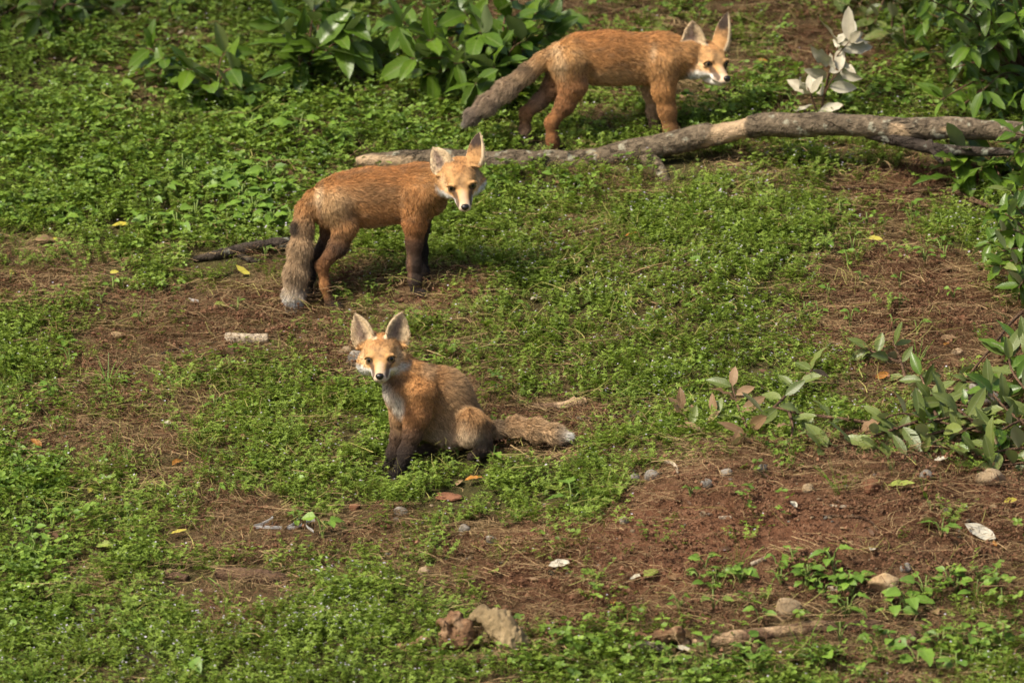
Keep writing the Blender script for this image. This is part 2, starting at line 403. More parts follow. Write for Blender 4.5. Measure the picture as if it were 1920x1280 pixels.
        for i, q in enumerate(s.prims):
            d, t = s.sd(q, V); wgt = np.exp(-np.clip(d, -0.004, None) / (0.006 if i in s.headset else 0.009)) + 1e-12; WH += wgt * (i in s.headset)
            ax = q['b'] - q['a']; ln = np.linalg.norm(ax); ax = ax / ln if ln > 1e-6 else np.array([0, 0, -1.0])
            if i in s.headset: ax = -s.Rm[:, 0] * 0.9 + s.Rm[:, 2] * 0.1
            C += wgt[:, None] * (q['ca'] + (q['cb'] - q['ca']) * t[:, None]); FL += wgt[:, None] * ax; LN += wgt * q['L']; LF += wgt * q['lift']; WS += wgt
        WH /= WS; C /= WS[:, None]; FL /= WS[:, None]; LN /= WS; LF /= WS
        FL = FL + np.array([0, 0, -0.25])
        mot = sstep(fbm(V * np.array([0.7, 0.7, 1.3]), 70, seed, 3), 0.05, 0.9) * sstep(LN, 0.007, 0.010) * 0.40
        C += (np.array((0.24, 0.165, 0.10)) - C) * mot[:, None]; C *= (1 + 0.10 * fbm(V, 60, seed + 2, 2) + 0.10 * vnoise(V, 230, seed + 5))[:, None]
        for p, r, col, am, soft in s.paints:
            d = np.sqrt((((V - p) / r) ** 2).sum(1)) + 0.10 * vnoise(V, 120, seed + 3); wgt = am * (1 - sstep(d, 1 - soft, 1 + soft * 0.35)); C += (np.array(col) - C) * wgt[:, None]
        # the face
        H = (V - s.O) @ s.Rm / s.sc; x, y, z = H[:, 0], np.abs(H[:, 1]), H[:, 2]
        on = (np.linalg.norm(H - np.array([0.008, 0, -0.006]), axis=1) < 0.085) & (x > -0.032)
        def tint(wgt, col, am=1.0):
            m = (np.where(on, wgt * am, 0) * sstep(WH, 0.30, 0.75))[:, None]; C[:] = C + (np.array(col) - C) * m
        seg = lambda a, b: np.linalg.norm(np.c_[x, y, z] - (np.array(a) + np.clip(((np.c_[x, y, z] - a) @ (np.array(b) - a)) / ((np.array(b) - a) @ (np.array(b) - a)), 0, 1)[:, None] * (np.array(b) - np.array(a))), axis=1)
        jit = 0.0025 * vnoise(V, 150, seed + 9)
        tint(sstep(z + jit, -0.008, 0.02) * sstep(x, -0.03, 0.0), (0.50, 0.285, 0.120), 0.8)
        tint(1 - sstep(seg((-0.02, 0.0, 0.040), (0.012, 0.0, 0.036)) + jit, 0.006, 0.020), (0.48, 0.235, 0.085), 0.8)
        tint(1 - sstep(seg((0.018, 0.030, -0.004), (0.0, 0.036, 0.006)) + jit, 0.006, 0.018), (0.68, 0.46, 0.245), 0.8)   # pale beside the eye
        tint(1 - sstep(seg((0.026, 0.0, 0.016), (0.034, 0.0, 0.006)) + jit, 0.004, 0.014), (0.36, 0.22, 0.11), 0.55)
        tint(sstep(fbm(V, 190, seed + 21, 3), 0.15, 0.9) * sstep(z, -0.006, 0.008) * (1 - sstep(x, 0.04, 0.055)), (0.17, 0.10, 0.06), 0.55)   # grizzled brow
        cheek = sstep(-z - 0.0125 + 0.06 * x + jit + 0.12 * np.clip(y - 0.018, 0, 1), 0.0, 0.007) * sstep(y + 0.35 * x, 0.010, 0.022) * (1 - 0.55 * sstep(x, 0.044, 0.056))
        tint(cheek, WHITE, 0.95)
        tint(1 - sstep(seg((0.045, 0.0, -0.006), (0.074, 0.0, -0.010)) + jit * 0.5, 0.004, 0.012), (0.52, 0.37, 0.24), 0.85)   # muzzle top
        tint(sstep(-z, 0.0235, 0.0275) * sstep(x, 0.03, 0.045), (0.60, 0.53, 0.44), 0.85)
        tint(1 - sstep(seg((0.037, 0.0145, -0.006), (0.064, 0.0135, -0.018)) + jit * 0.5, 0.0036, 0.0092), (0.070, 0.045, 0.034), 0.88)  # dark streak from eye to lip
        tint(1 - sstep(np.linalg.norm(np.c_[x, y, z] - EYE_L, axis=1), 0.0086, 0.0103), BLACK, 0.9)
        tint(1 - sstep(seg((0.084, 0.0, -0.0275), (0.060, 0.0095, -0.0285)), 0.0006, 0.0022), DARK, 0.8)            # mouth
        shortz = sstep(x, 0.022, 0.045)
        LN = np.where(on, LN * (1 - shortz) + 0.0022 * shortz, LN)
        LN = np.where(on, np.minimum(LN, 0.0016 + 0.35 * np.clip(np.linalg.norm(np.c_[x, y, z] - EYE_L, axis=1) - 0.008, 0, 1)), LN)
        bare = on & ((np.linalg.norm(np.c_[x, y, z] - EYE_L, axis=1) < 0.0080) | (np.linalg.norm(H - NOSE_L, axis=1) < 0.0075))
        for e in s.ears:
            sv, su, sw, prof, wc, L = s.ear_local(e, V)
            m = (sv > -0.02) & (sv < 1.06) & (np.abs(su) < prof + 0.006) & (np.abs(sw - wc) < 0.0075); rim = np.abs(su) / np.maximum(prof, 1e-4)
            f_in = m & (sw > wc)
            cin = np.array(PALE) * 0.95 + (np.array((0.33, 0.235, 0.175)) - np.array(PALE) * 0.95) * ((1 - sstep(np.abs(su / np.maximum(prof, 1e-4) + 0.15) + 0.25 * vnoise(V, 200, 4), 0.10, 0.75)) * sstep(sv, 0.02, 0.2) * (1 - 0.5 * sstep(sv, 0.55, 0.95)))[:, None]
            wi = sstep(sv, -0.02, 0.10)[:, None]
            C = np.where(f_in[:, None], C + (cin - C) * wi, C)
            bk = m & ~f_in; cb = np.array((0.46, 0.25, 0.10)) + (np.array(DARK) - np.array((0.46, 0.25, 0.10))) * sstep(sv + 0.10 * vnoise(V, 130, 6), 0.24, 0.66)[:, None]
            C = np.where(bk[:, None], C + (cb - C) * wi, C)
            ed = m & (rim > 0.86); C = np.where(ed[:, None], np.array(PALE) * 0.85, C)
            LN = np.where(m, np.where(f_in, 0.0055, 0.0035) * sstep(sv, -0.1, 0.1) + LN * (1 - sstep(sv, -0.1, 0.1)), LN)
            FL = np.where(m[:, None], e[1] * 0.8 + e[3] * np.sign(su)[:, None] * -0.6 * f_in[:, None], FL); LF = np.where(m, 0.3, LF)
        C = np.clip(C, 0.008, 0.92)
        # skin
        root = empty(s.name, base, s.label, 'fox', 'young red foxes on the bank')
        me = new_mesh('body', V - base, Q); ca = me.attributes.new('fur_colour', 'FLOAT_COLOR', 'POINT'); ca.data.foreach_set('color', np.c_[C, np.ones(len(C))].astype(np.float32).ravel())
        mobj('body', me, SKIN, root)
        N = np.zeros((len(V), 3), np.float32); me.vertex_normals.foreach_get('vector', N.ravel()) if False else None
        buf = np.zeros(len(V) * 3, np.float32); me.vertex_normals.foreach_get('vector', buf); N = buf.reshape(-1, 3).astype(float)
        # fur
        T = np.vstack([Q[:, [0, 1, 2]], Q[:, [0, 2, 3]]]); A = np.linalg.norm(np.cross(V[T[:, 1]] - V[T[:, 0]], V[T[:, 2]] - V[T[:, 0]]), axis=1)
        okv = ~bare; A = A * (okv[T].all(1)) * (1 + 1.6 * (LN[T].mean(1) < 0.008))
        g = np.random.default_rng(seed); pick = g.choice(len(T), strands, p=A / A.sum()); b = g.random((strands, 2)); fl = b.sum(1) > 1; b[fl] = 1 - b[fl]
        wt = np.c_[1 - b.sum(1), b]; tri = T[pick]; I = lambda X: (X[tri] * (wt[..., None] if X.ndim == 2 else wt)).sum(1)
        p0, nn, cc, ff, ll, lf = I(V), I(N), I(C), I(FL), I(LN), I(LF)
        nn /= np.linalg.norm(nn, axis=1)[:, None]; ff = ff - nn * (ff * nn).sum(1)[:, None]; ff /= np.linalg.norm(ff, axis=1)[:, None] + 1e-9
        sidev = np.cross(nn, ff); cl = np.stack([vnoise(p0, 95, 40 + m) for m in range(2)], 1); cl2 = np.stack([vnoise(p0, 260, 50 + m) for m in range(2)], 1)
        dirv = nn * (lf + 0.14 * cl[:, 0] + 0.13 * g.normal(size=strands))[:, None] + ff * (1 - lf)[:, None] + sidev * (0.24 * cl[:, 1] + 0.20 * cl2[:, 0] + 0.20 * g.normal(size=strands))[:, None]
        dirv /= np.linalg.norm(dirv, axis=1)[:, None]
        ll = ll * (0.75 + 0.35 * g.random(strands) + 0.22 * cl2[:, 1])
        end = dirv * 0.75 + ff * 0.35 - nn * 0.10; end /= np.linalg.norm(end, axis=1)[:, None]
        p0 = p0 - nn * 0.0008
        pts = np.stack([p0, p0 + dirv * ll[:, None] * 0.36, p0 + dirv * ll[:, None] * 0.62 + end * ll[:, None] * 0.08, p0 + dirv * ll[:, None] * 0.62 + end * ll[:, None] * 0.40], 1)
        hc = bpy.data.hair_curves.new('fur'); hc.add_curves([4] * strands)
        hc.attributes['position'].data.foreach_set('vector', (pts - base).astype(np.float32).ravel())
        ra = hc.attributes.get('radius') or hc.attributes.new('radius', 'FLOAT', 'POINT')
        rr = np.where(ll < 0.006, 0.00026, 0.00034); ra.data.foreach_set('value', (rr[:, None] * np.array([1.0, 0.95, 0.7, 0.12])).astype(np.float32).ravel())
        cc = np.clip(cc * (1 + 0.22 * g.normal(size=strands) + 0.30 * cl2[:, 0] + 0.15 * cl[:, 1])[:, None], 0.006, 0.95); gh = g.random(strands) < 0.07 * (ll > 0.007); cc[gh] *= 0.22
        fca = hc.attributes.new('fur_colour', 'FLOAT_COLOR', 'CURVE'); fca.data.foreach_set('color', np.c_[cc, np.ones(strands)].astype(np.float32).ravel())
        hc.materials.append(FUR); fo = bpy.data.objects.new('fur', hc); COL.link(fo); fo.parent = root
        # eyes: ball with pupil, iris and dark rim looking along the head
        for y in (1, -1):
            c = s.O + s.Rm @ (EYE_L * np.array([1, y, 1]) * s.sc) - s.Rm @ np.array([0.0028, 0, 0]) * s.sc; gz = s.Rm @ np.array([0.95, 0.30 * y, 0.0]); ex, ey, ez = frame(gz, s.Rm[:, 2])
            rings = np.array([0.0, 0.22, 0.44, 0.66, 0.90, 1.05, 1.3, 1.8, 2.4, math.pi]); sg = 20; r = 0.0082 * s.sc; EV = []
            for t in rings:
                a = np.linspace(0, 2 * math.pi, sg, endpoint=False); EV.append(c + r * (math.cos(t) * ex + math.sin(t) * (np.cos(a)[:, None] * ey + np.sin(a)[:, None] * ez)))
            EV = np.vstack(EV); EF = [(i * sg + j, (i + 1) * sg + j, (i + 1) * sg + (j + 1) % sg, i * sg + (j + 1) % sg) for i in range(len(rings) - 1) for j in range(sg)]
            em = new_mesh('eye', EV - base, EF)
            for m in EYE: em.materials.append(m)
            em.polygons.foreach_set('material_index', [0 if f // sg < 2 else (1 if f // sg < 4 else 2) for f in range(len(EF))])
            mobj('eye', em, None, root)
        # nose pad with two nostrils
        u = np.linspace(0, math.pi, 13); a = np.linspace(0, 2 * math.pi, 20, endpoint=False); U, A2 = np.meshgrid(u, a, indexing='ij')
        q = np.c_[(np.cos(U)).ravel() * 0.0070, (np.sin(U) * np.cos(A2)).ravel() * 0.0078, (np.sin(U) * np.sin(A2)).ravel() * 0.0064]
        q[:, 1] *= 1 + 0.18 * np.clip(q[:, 2] / 0.0072, -1, 1)
        for y in (-1, 1):
            d = np.linalg.norm((q - np.array([0.0055, y * 0.0046, -0.0012])) / np.array([1, 1, 0.7]), axis=1); q[:, 0] -= 0.003 * np.exp(-(d / 0.0021) ** 2)
        NV = (q + NOSE_L - np.array([0.0012, 0, -0.0008])) * s.sc @ s.Rm.T + s.O
        NF = [(i * 20 + j, (i + 1) * 20 + j, (i + 1) * 20 + (j + 1) % 20, i * 20 + (j + 1) % 20) for i in range(12) for j in range(20)]
        mobj('nose', new_mesh('nose', NV - base, NF), NOSE, root)
        s.V = V; FOXES.append(s); return root
    def paw(s, p, d, r, col):
        """rounded foot with four toes at p pointing along d"""
        x, yv, z = frame(d, (0, 0, 1)); p = np.asarray(p, float)
        s.bone(p - x * r * 0.3, p + x * r * 0.9, r, r * 0.85, col, 0.004, k=0.008)
        for t in (-1.5, -0.5, 0.5, 1.5):
            q = p + x * r * (1.55 - 0.12 * abs(t)) + yv * t * r * 0.46 - z * r * 0.2
            s.bone(p + x * r * 0.6 + yv * t * r * 0.35, q, r * 0.42, r * 0.40, col, 0.003, k=0.004)
FOXES = []

# ---- sitting fox
f = Fox('fox', 'young fox sitting on the grass, facing forward with both ears up')
Y1 = gY(742, 893) + 0.015
Ye = Y1 + 0.02
Rm, O, rs = fit_head([(EYE_L * [1, -1, 1], 694.4, 672, 1), (EYE_L, 731.6, 670.3, 1), (NOSE_L, 712, 708.5, 1), (EAR_TIP * [1, -1, 1], 665, 588, .35), (EAR_TIP, 754, 585, .35)], Ye, (R(-90), R(22), 0))
print('head fit sitting', np.round(rs, 1))
p = lambda px, py, dy=0.0: at(px, py, Y1 + dy)
f.bone(p(742, 690, .06), p(768, 728, .05), M(34), M(41), ORANGE, .014, colb=RUFOUS)                       # neck
f.bone(p(752, 735, .03), p(770, 765, .04), M(32), M(34), RUFOUS, .015, k=.02)                             # chest
f.bone(p(780, 722, .07), p(826, 744, .105), M(44), M(54), RUFOUS, .015, colb=(0.48, .305, .155), k=.03)   # back
f.bone(p(826, 752, .105), p(858, 786, .115), M(54), M(48), (0.48, .305, .155), .015, colb=(.48, .30, .15), k=.03)
f.bone(p(810, 790, .085), p(850, 806, .085), M(36), M(36), (.55, .36, .20), .016, k=.03)                  # belly
f.bone(p(884, 792, .045), p(880, 816, .035), M(27), M(23), (.50, .28, .12), .014, k=.028, colb=(.58, .42, .26))        # near thigh and knee
f.bone(p(900, 800, .07), p(905, 828, .05), M(22), M(18), (.40, .21, .08), .012, colb=DARK)                # haunch to hock
f.bone(p(908, 846, .045), p(886, 856, -.005), M(11), M(10), DARK, .006)
f.bone(p(868, 800, .17), p(850, 830, .16), M(30), M(22), (.46, .27, .12), .014)
f.bone(p(845, 838, .12), p(800, 843, .09), M(12), M(11), DARK, .006)
f.paw(p(796, 846, .085), (-1, -.35, 0), M(11), DARK)
f.chain([(p(783, 740, .02), M(34)), (p(781, 778, .012), M(24)), (p(774, 812, .006), M(16.5)), (p(763, 846, .004), M(14)), (p(751, 876, .002), M(13))], [RUFOUS, (.44, .21, .08), (.12, .07, .042), DARK, BLACK], .007)
f.paw(p(744, 888, -.002), (-.75, -.6, -.1), M(12), BLACK)
f.chain([(p(755, 755, .055), M(28)), (p(752, 786, .055), M(19)), (p(747, 818, .05), M(14)), (p(738, 850, .047), M(13)), (p(731, 868, .045), M(12))], [(.6, .42, .25), (.36, .23, .12), (.12, .07, .042), DARK, BLACK], .006)
f.paw(p(725, 878, .04), (-.75, -.6, -.1), M(11.5), BLACK)
tl = [(p(905, 806, .10), M(14)), (p(928, 806, .09), M(15)), (p(965, 800, .08), M(17)), (p(1005, 806, .06), M(19)), (p(1040, 813, .04), M(17)), (p(1062, 818, .03), M(8))]
f.chain(tl, [(.42, .25, .11), GREYTAN, (.47, .30, .16), (.49, .32, .17), (.50, .34, .19), WHITE], [.012, .014, .017, .018, .016], lift=.42)
f.head(Rm, O, 1.14, (dict(tip=at(754, 586, O[1] + .03)), dict(tip=at(665, 589, O[1] + .03))))
f.paint(p(722, 740, .0), (M(17), .05, M(32)), (.74, .68, .58), .9); f.paint(p(745, 760, .0), (M(16), .05, M(30)), (.74, .68, .58), .85)
f.paint(p(762, 728, .0), (M(22), .07, M(22)), ORANGE, .5)
f.paint(p(800, 690, .05), (M(18), .05, M(22)), PALE, .35); f.paint(p(868, 800, -.02), (M(13), .05, M(30)), PALE, .6); f.paint(p(872, 826, -.02), (M(18), .06, M(14)), PALE, .4)
f.paint(p(830, 822, .04), (M(38), .07, M(22)), (.60, .44, .30), .7); f.paint(p(826, 824, .03), (M(12), .05, M(9)), (.25, .15, .11), .5)
f.paint(p(932, 795, .08), (M(16), .06, M(10)), DARK, .6); f.paint(p(715, 718, .04), (M(14), .04, M(8)), WHITE, .6); f.paint(p(745, 714, .02), (M(22), .04, M(10)), (.22, .16, .12), .45)
f.paint(p(1068, 822, .03), (M(14), .06, M(14)), WHITE, .9)
f.build(gp(800, 850), 140000, seed=3)

# ---- fox standing in front of the log, head turned to look back down the bank
f = Fox('fox', 'young fox standing side-on before the log with its tail hanging')
ya, yb = gY(622, 580), gY(783, 555)                                      # near hind foot, near front foot
yh, yc = ya + .035, yb + .035
def p(px, py, dy=0.0):
    t = (px - 622) / (783 - 622); return at(px, py, yh + (yc - yh) * np.clip(t, -.3, 1.2) + dy)
axn = np.cross(p(783, 370) - p(622, 370), (0, 0, 1))
Ye = p(862, 340)[1] - .080
Rm, O, rs = fit_head([(EYE_L * [1, -1, 1], 849, 352, 1), (EYE_L, 885, 347, 1), (NOSE_L, 871, 389, 1), (EAR_TIP * [1, -1, 1], 811, 276, .3), (EAR_TIP, 902, 249, .2), (np.array([-.010, -.046, -.014]), 819, 350, .45), (np.array([-.010, .046, -.014]), 906, 340, .45)], Ye, (R(-80), R(30), 0))
print('head fit standing', np.round(rs, 1))
f.bone(p(622, 382), p(690, 370), M(48), M(48), (.50, .24, .08), .014, flat=1.30, n=axn, k=.03, colb=RUFOUS)
f.bone(p(690, 370), p(775, 362), M(50), M(48), RUFOUS, .014, flat=1.32, n=axn, k=.03, colb=RUFOUS)
f.bone(p(640, 350), p(790, 336), M(22), M(24), (.42, .155, .045), .013, flat=1.1, n=axn, k=.03)
f.bone(p(690, 388), p(770, 384), M(36), M(32), (.56, .28, .11), .014, flat=1.2, n=axn, k=.02)
f.bone(p(790, 352), p(836, 342, -.03), M(43), M(32), RUFOUS, .014, k=.025, colb=ORANGE)                   # neck
f.bone(p(796, 378), p(812, 380, -.01), M(32), M(24), RUFOUS, .014, k=.02, colb=(.5, .3, .15))              # chest
def hind(dy, pts, cols): f.chain([(p(x, y, dy), M(r)) for x, y, r in pts], cols, [.012, .008, .005, .004][:len(pts) - 1])
f.bone(p(632, 390, -.025), p(646, 424, -.03), M(38), M(25), TAN, .013, colb=(.50, .25, .10), k=.02)
hind(-.032, [(648, 424, 23), (634, 462, 18), (604, 498, 11), (610, 535, 9.5), (618, 566, 10.5)], [(.50, .26, .10), (.22, .115, .06), (.27, .12, .045), (.33, .15, .055), (.10, .055, .03)])
f.paw(p(628, 574, -.035), (1, -.45, -.05), M(10.5), BLACK)
f.bone(p(622, 392, .03), p(625, 428, .035), M(34), M(24), BROWN, .012, k=.02)
hind(.035, [(624, 428, 22), (612, 462, 16), (586, 484, 12), (580, 520, 11), (577, 545, 11)], [BROWN, DARK, DARK, BLACK, BLACK])
f.paw(p(583, 553, .035), (1, -.35, -.05), M(10.5), BLACK)
f.bone(p(785, 372, -.028), p(778, 418, -.03), M(33), M(24), RUFOUS, .012, k=.02, colb=(.5, .22, .07))
f.chain([(p(778, 420, -.03), M(21)), (p(777, 455, -.03), M(15.5)), (p(776, 495, -.03), M(13)), (p(778, 525, -.032), M(12)), (p(781, 545, -.033), M(12))], [(.36, .16, .06), (.10, .055, .034), (.062, .04, .028), DARK, DARK], .005)
f.paw(p(785, 549, -.034), (.8, -.6, -.05), M(11), BLACK)
f.bone(p(792, 378, .025), p(788, 425, .03), M(28), M(18), BROWN, .012, k=.02, colb=DARK)
f.chain([(p(788, 425, .03), M(15)), (p(790, 470, .03), M(12)), (p(793, 510, .03), M(11)), (p(796, 526, .03), M(11))], [DARK, BLACK, BLACK, BLACK], .005)
f.paw(p(799, 531, .028), (.85, -.5, -.05), M(10.5), BLACK)
tl = [(p(590, 376, -.005), M(22)), (p(574, 394, -.012), M(19)), (p(568, 425, -.02), M(20)), (p(563, 468, -.03), M(22)), (p(555, 515, -.035), M(22)), (p(550, 556, -.035), M(20)), (p(547, 578, -.035), M(12))]
f.chain(tl, [(.47, .25, .09), (.50, .26, .10), (.46, .29, .15), (.47, .32, .18), (.45, .31, .18), (.66, .56, .44), WHITE], [.012, .013, .016, .018, .018, .017], lift=.38)
er = at(901, 250, O[1] + .025)
f.head(Rm, O, 1.14, (dict(tip=er, n=(.70, .66, .05), w=.0255), dict(tip=at(811, 277, O[1] + .03), n=(-.42, -.85, .1))))
f.paint(p(597, 370, -.05), (M(12), .05, M(24)), PALE, .7); f.paint(p(622, 395, -.06), (M(30), .05, M(38)), (.50, .32, .15), .45)
f.paint(p(553, 425, -.04), (M(13), .06, M(17)), BLACK, .9); f.paint(p(600, 396, -.04), (M(6), .05, M(24)), BROWN, .6)
f.paint(p(547, 582, -.035), (M(38), .08, M(34)), (.9, .88, .84), 1.0, .3); f.paint(p(700, 365, -.06), (M(70), .05, M(26)), (.36, .21, .10), .6)
f.paint(p(600, 545, -.035), (M(9), .03, M(34)), (.48, .24, .09), .7); f.paint(p(768, 500, -.035), (M(6), .03, M(34)), (.30, .16, .09), .5)
f.paint(p(840, 392, -.03), (M(13), .05, M(14)), (.40, .30, .21), .6); f.paint(p(842, 374, -.05), (M(10), .05, M(12)), (.16, .10, .06), .55)
f.paint(p(715, 424, -.01), (M(50), .06, M(8)), (.55, .38, .22), .5); f.paint(p(640, 470, -.04), (M(20), .05, M(40)), DARK, .6, .9); f.paint(p(622, 530, -.035), (M(9), .04, M(40)), BLACK, .7, .8)
f.build(gp(700, 562), 140000, seed=8)

# ---- fox standing behind the log, walking to the right
f = Fox('fox', 'young fox standing behind the log with its tail stretched out behind')
ya = gY(1038, 288); yh = ya + .03; yc = yh + .045
def p(px, py, dy=0.0):
    t = (px - 1038) / (1255 - 1038); return at(px, py, yh + (yc - yh) * np.clip(t, -.6, 1.3) + dy)
axn = np.cross(p(1250, 110) - p(1040, 110), (0, 0, 1))
Ye = p(1318, 105)[1] - .02
Rm, O, rs = fit_head([(EYE_L * [1, -1, 1], 1328.5, 119, 1), (NOSE_L, 1362, 148, 1), (EAR_TIP * [1, -1, 1], 1297, 39, .6), (EAR_TIP, 1364, 27, .6), (EYE_L, 1356, 114, .12)], Ye, (R(-35), R(22), 0))
print('head fit behind', np.round(rs, 1))
f.bone(p(1075, 112), p(1140, 108), M(47), M(46), (.53, .26, .09), .013, flat=1.30, n=axn, k=.03, colb=RUFOUS)
f.bone(p(1140, 108), p(1235, 110), M(46), M(44), RUFOUS, .013, flat=1.32, n=axn, k=.03, colb=ORANGE)
f.bone(p(1090, 86), p(1250, 88), M(22), M(22), (.46, .175, .048), .012, flat=1.1, n=axn, k=.03)
f.bone(p(1120, 126), p(1220, 128), M(34), M(34), (.60, .33, .13), .013, flat=1.25, n=axn, k=.02)
f.bone(p(1240, 102), p(1286, 104, -.01), M(40), M(33), RUFOUS, .013, k=.025, colb=ORANGE)
f.bone(p(1252, 128), p(1274, 128), M(30), M(24), ORANGE, .013, k=.02)
f.bone(p(1066, 122, -.025), p(1072, 160, -.03), M(40), M(28), (.53, .30, .12), .012, k=.02, colb=(.44, .21, .085))
f.chain([(p(1076, 160, -.03), M(27)), (p(1060, 196, -.03), M(18)), (p(1034, 230, -.03), M(12.5)), (p(1036, 262, -.03), M(12)), (p(1040, 286, -.03), M(12))], [(.44, .21, .085), (.32, .15, .06), (.30, .135, .05), (.26, .115, .045), (.07, .04, .028)], [.009, .006, .005, .004])
f.paw(p(1048, 292, -.03), (1, -.3, -.05), M(10), DARK)
f.bone(p(1056, 125, .03), p(1040, 162, .035), M(34), M(24), BROWN, .011, k=.02)
f.chain([(p(1038, 164, .035), M(21)), (p(1010, 192, .035), M(15)), (p(986, 212, .035), M(12)), (p(984, 250, .035), M(12)), (p(986, 276, .035), M(11.5))], [(.30, .16, .08), (.22, .14, .09), (.28, .14, .06), (.14, .09, .06), BLACK], .006)
f.paw(p(993, 284, .033), (1, -.3, -.05), M(10), BLACK)
f.bone(p(1246, 120, -.028), p(1244, 168, -.03), M(33), M(24), ORANGE, .012, k=.02, colb=(.52, .26, .09))
f.chain([(p(1244, 170, -.03), M(22)), (p(1251, 208, -.03), M(17)), (p(1258, 246, -.03), M(14)), (p(1262, 272, -.03), M(12))], [(.52, .26, .09), (.42, .21, .08), (.26, .13, .055), DARK], .006)
f.paw(p(1270, 279, -.03), (1, -.3, -.05), M(10.5), BLACK)
f.bone(p(1228, 130, .025), p(1222, 172, .03), M(28), M(18), TAN, .011, k=.02)
f.chain([(p(1221, 174, .03), M(15)), (p(1224, 210, .03), M(12)), (p(1228, 245, .03), M(11)), (p(1231, 262, .03), M(11))], [(.5, .33, .19), (.36, .24, .15), (.14, .09, .06), BLACK], .005)
f.paw(p(1238, 268, .03), (1, -.3, -.05), M(10), BLACK)
tl = [(p(1044, 100), M(20)), (p(1020, 114, .01), M(18)), (p(988, 138, .015), M(18.5)), (p(950, 168, .02), M(21)), (p(914, 196, .02), M(20)), (p(886, 218, .02), M(14)), (p(874, 231, .02), M(6))]
f.chain(tl, [(.56, .32, .13), (.52, .31, .14), (.45, .31, .18), (.43, .31, .20), (.38, .28, .19), (.26, .20, .15), (.30, .28, .25)], [.012, .014, .017, .019, .019, .017], lift=.36)
f.head(Rm, O, 1.14, (dict(tip=at(1366, 25, O[1] + .04), n=(.72, .68, .0), w=.024), dict(tip=at(1298, 40, O[1] + .0), n=(.10, -.98, .05))))
f.paint(p(1040, 92, -.05), (M(18), .05, M(18)), PALE, .7); f.paint(p(1050, 124, -.06), (M(16), .05, M(32)), PALE, .4)
f.paint(p(1223, 100, -.06), (M(10), .05, M(20)), PALE, .5); f.paint(p(1150, 145, -.04), (M(60), .06, M(20)), (.62, .40, .19), .5)
f.paint(p(1300, 148, -.02), (M(26), .06, M(14)), WHITE, .8); f.paint(p(1290, 158, .0), (M(20), .06, M(12)), (.10, .075, .06), .75); f.paint(p(1272, 168, .0), (M(10), .06, M(20)), WHITE, .6)
f.paint(p(984, 128, .0), (M(24), .05, M(8)), BLACK, .55); f.paint(p(1045, 245, -.03), (M(8), .03, M(34)), BLACK, .5)
f.build(gp(1140, 285), 130000, seed=14)
# ------------------------------------------------------------------ wood
def bark_mat(name, dark, light, wood, thr, lichen=None, scale=1.0):
    k = Nodes(name)
    n1 = k.noise(14 * scale, 5); n2 = k.noise(70 * scale, 4); n3 = k.noise(220 * scale, 3)
    c = k.ramp(n2, [(0.3, dark), (0.7, light)])
    c = k.mix(k.ramp(n1, [(0.42, (0, 0, 0)), (0.62, (1, 1, 1))]), c, tuple(0.55 * v for v in light))
    if lichen: c = k.mix(k.ramp(k.noise(32 * scale, 3), [(0.58, (0, 0, 0)), (0.66, (1, 1, 1))]), c, lichen)
    mp = k.n('ShaderNodeMapping'); mp.inputs['Scale'].default_value = (0.30, 1, 1); k.l(k.n('ShaderNodeTexCoord').outputs['Object'], mp.inputs['Vector'])
    nc = k.noise(42 * scale, 4, mp.outputs[0]); crk = k.ramp(k.math('ABSOLUTE', k.math('SUBTRACT', nc, 0.5)), [(0.0, (1, 1, 1)), (0.035, (0, 0, 0))]); crk = k.math('MULTIPLY', crk, k.ramp(n1, [(0.42, (0, 0, 0)), (0.60, (1, 1, 1))])); c = k.mix(k.math('MULTIPLY', crk, 0.8), c, tuple(0.5 * v for v in dark))
    w = k.attr('stripped').outputs['Fac']
    wc = k.ramp(n2, [(0.3, tuple(0.72 * v for v in wood)), (0.7, wood)])
    k.set(k.mix(w, c, wc), 0.88, 0.15)
    k.bump(k.math('SUBTRACT', k.math('ADD', n2, k.math('MULTIPLY', n3, 0.6)), k.math('MULTIPLY', crk, 0.6)), 1.0, 0.008); return k.m
def strip_attr(me, val):
    a = me.attributes.new('stripped', 'FLOAT', 'POINT'); a.data.foreach_set('value', np.asarray(val, np.float32))
BARK = bark_mat('log_bark', (0.045, 0.033, 0.022), (0.25, 0.19, 0.125), (0.50, 0.35, 0.21), 0.5, (0.31, 0.29, 0.21))
BARKD = bark_mat('dark_bark', (0.022, 0.017, 0.013), (0.085, 0.065, 0.05), (0.38, 0.25, 0.15), 0.5, (0.22, 0.22, 0.17))
BARKB = bark_mat('brown_wood', (0.075, 0.042, 0.026), (0.21, 0.128, 0.078), (0.50, 0.34, 0.20), 0.5)
BARKP = bark_mat('pale_wood', (0.24, 0.17, 0.11), (0.52, 0.42, 0.30), (0.58, 0.47, 0.34), 0.5)

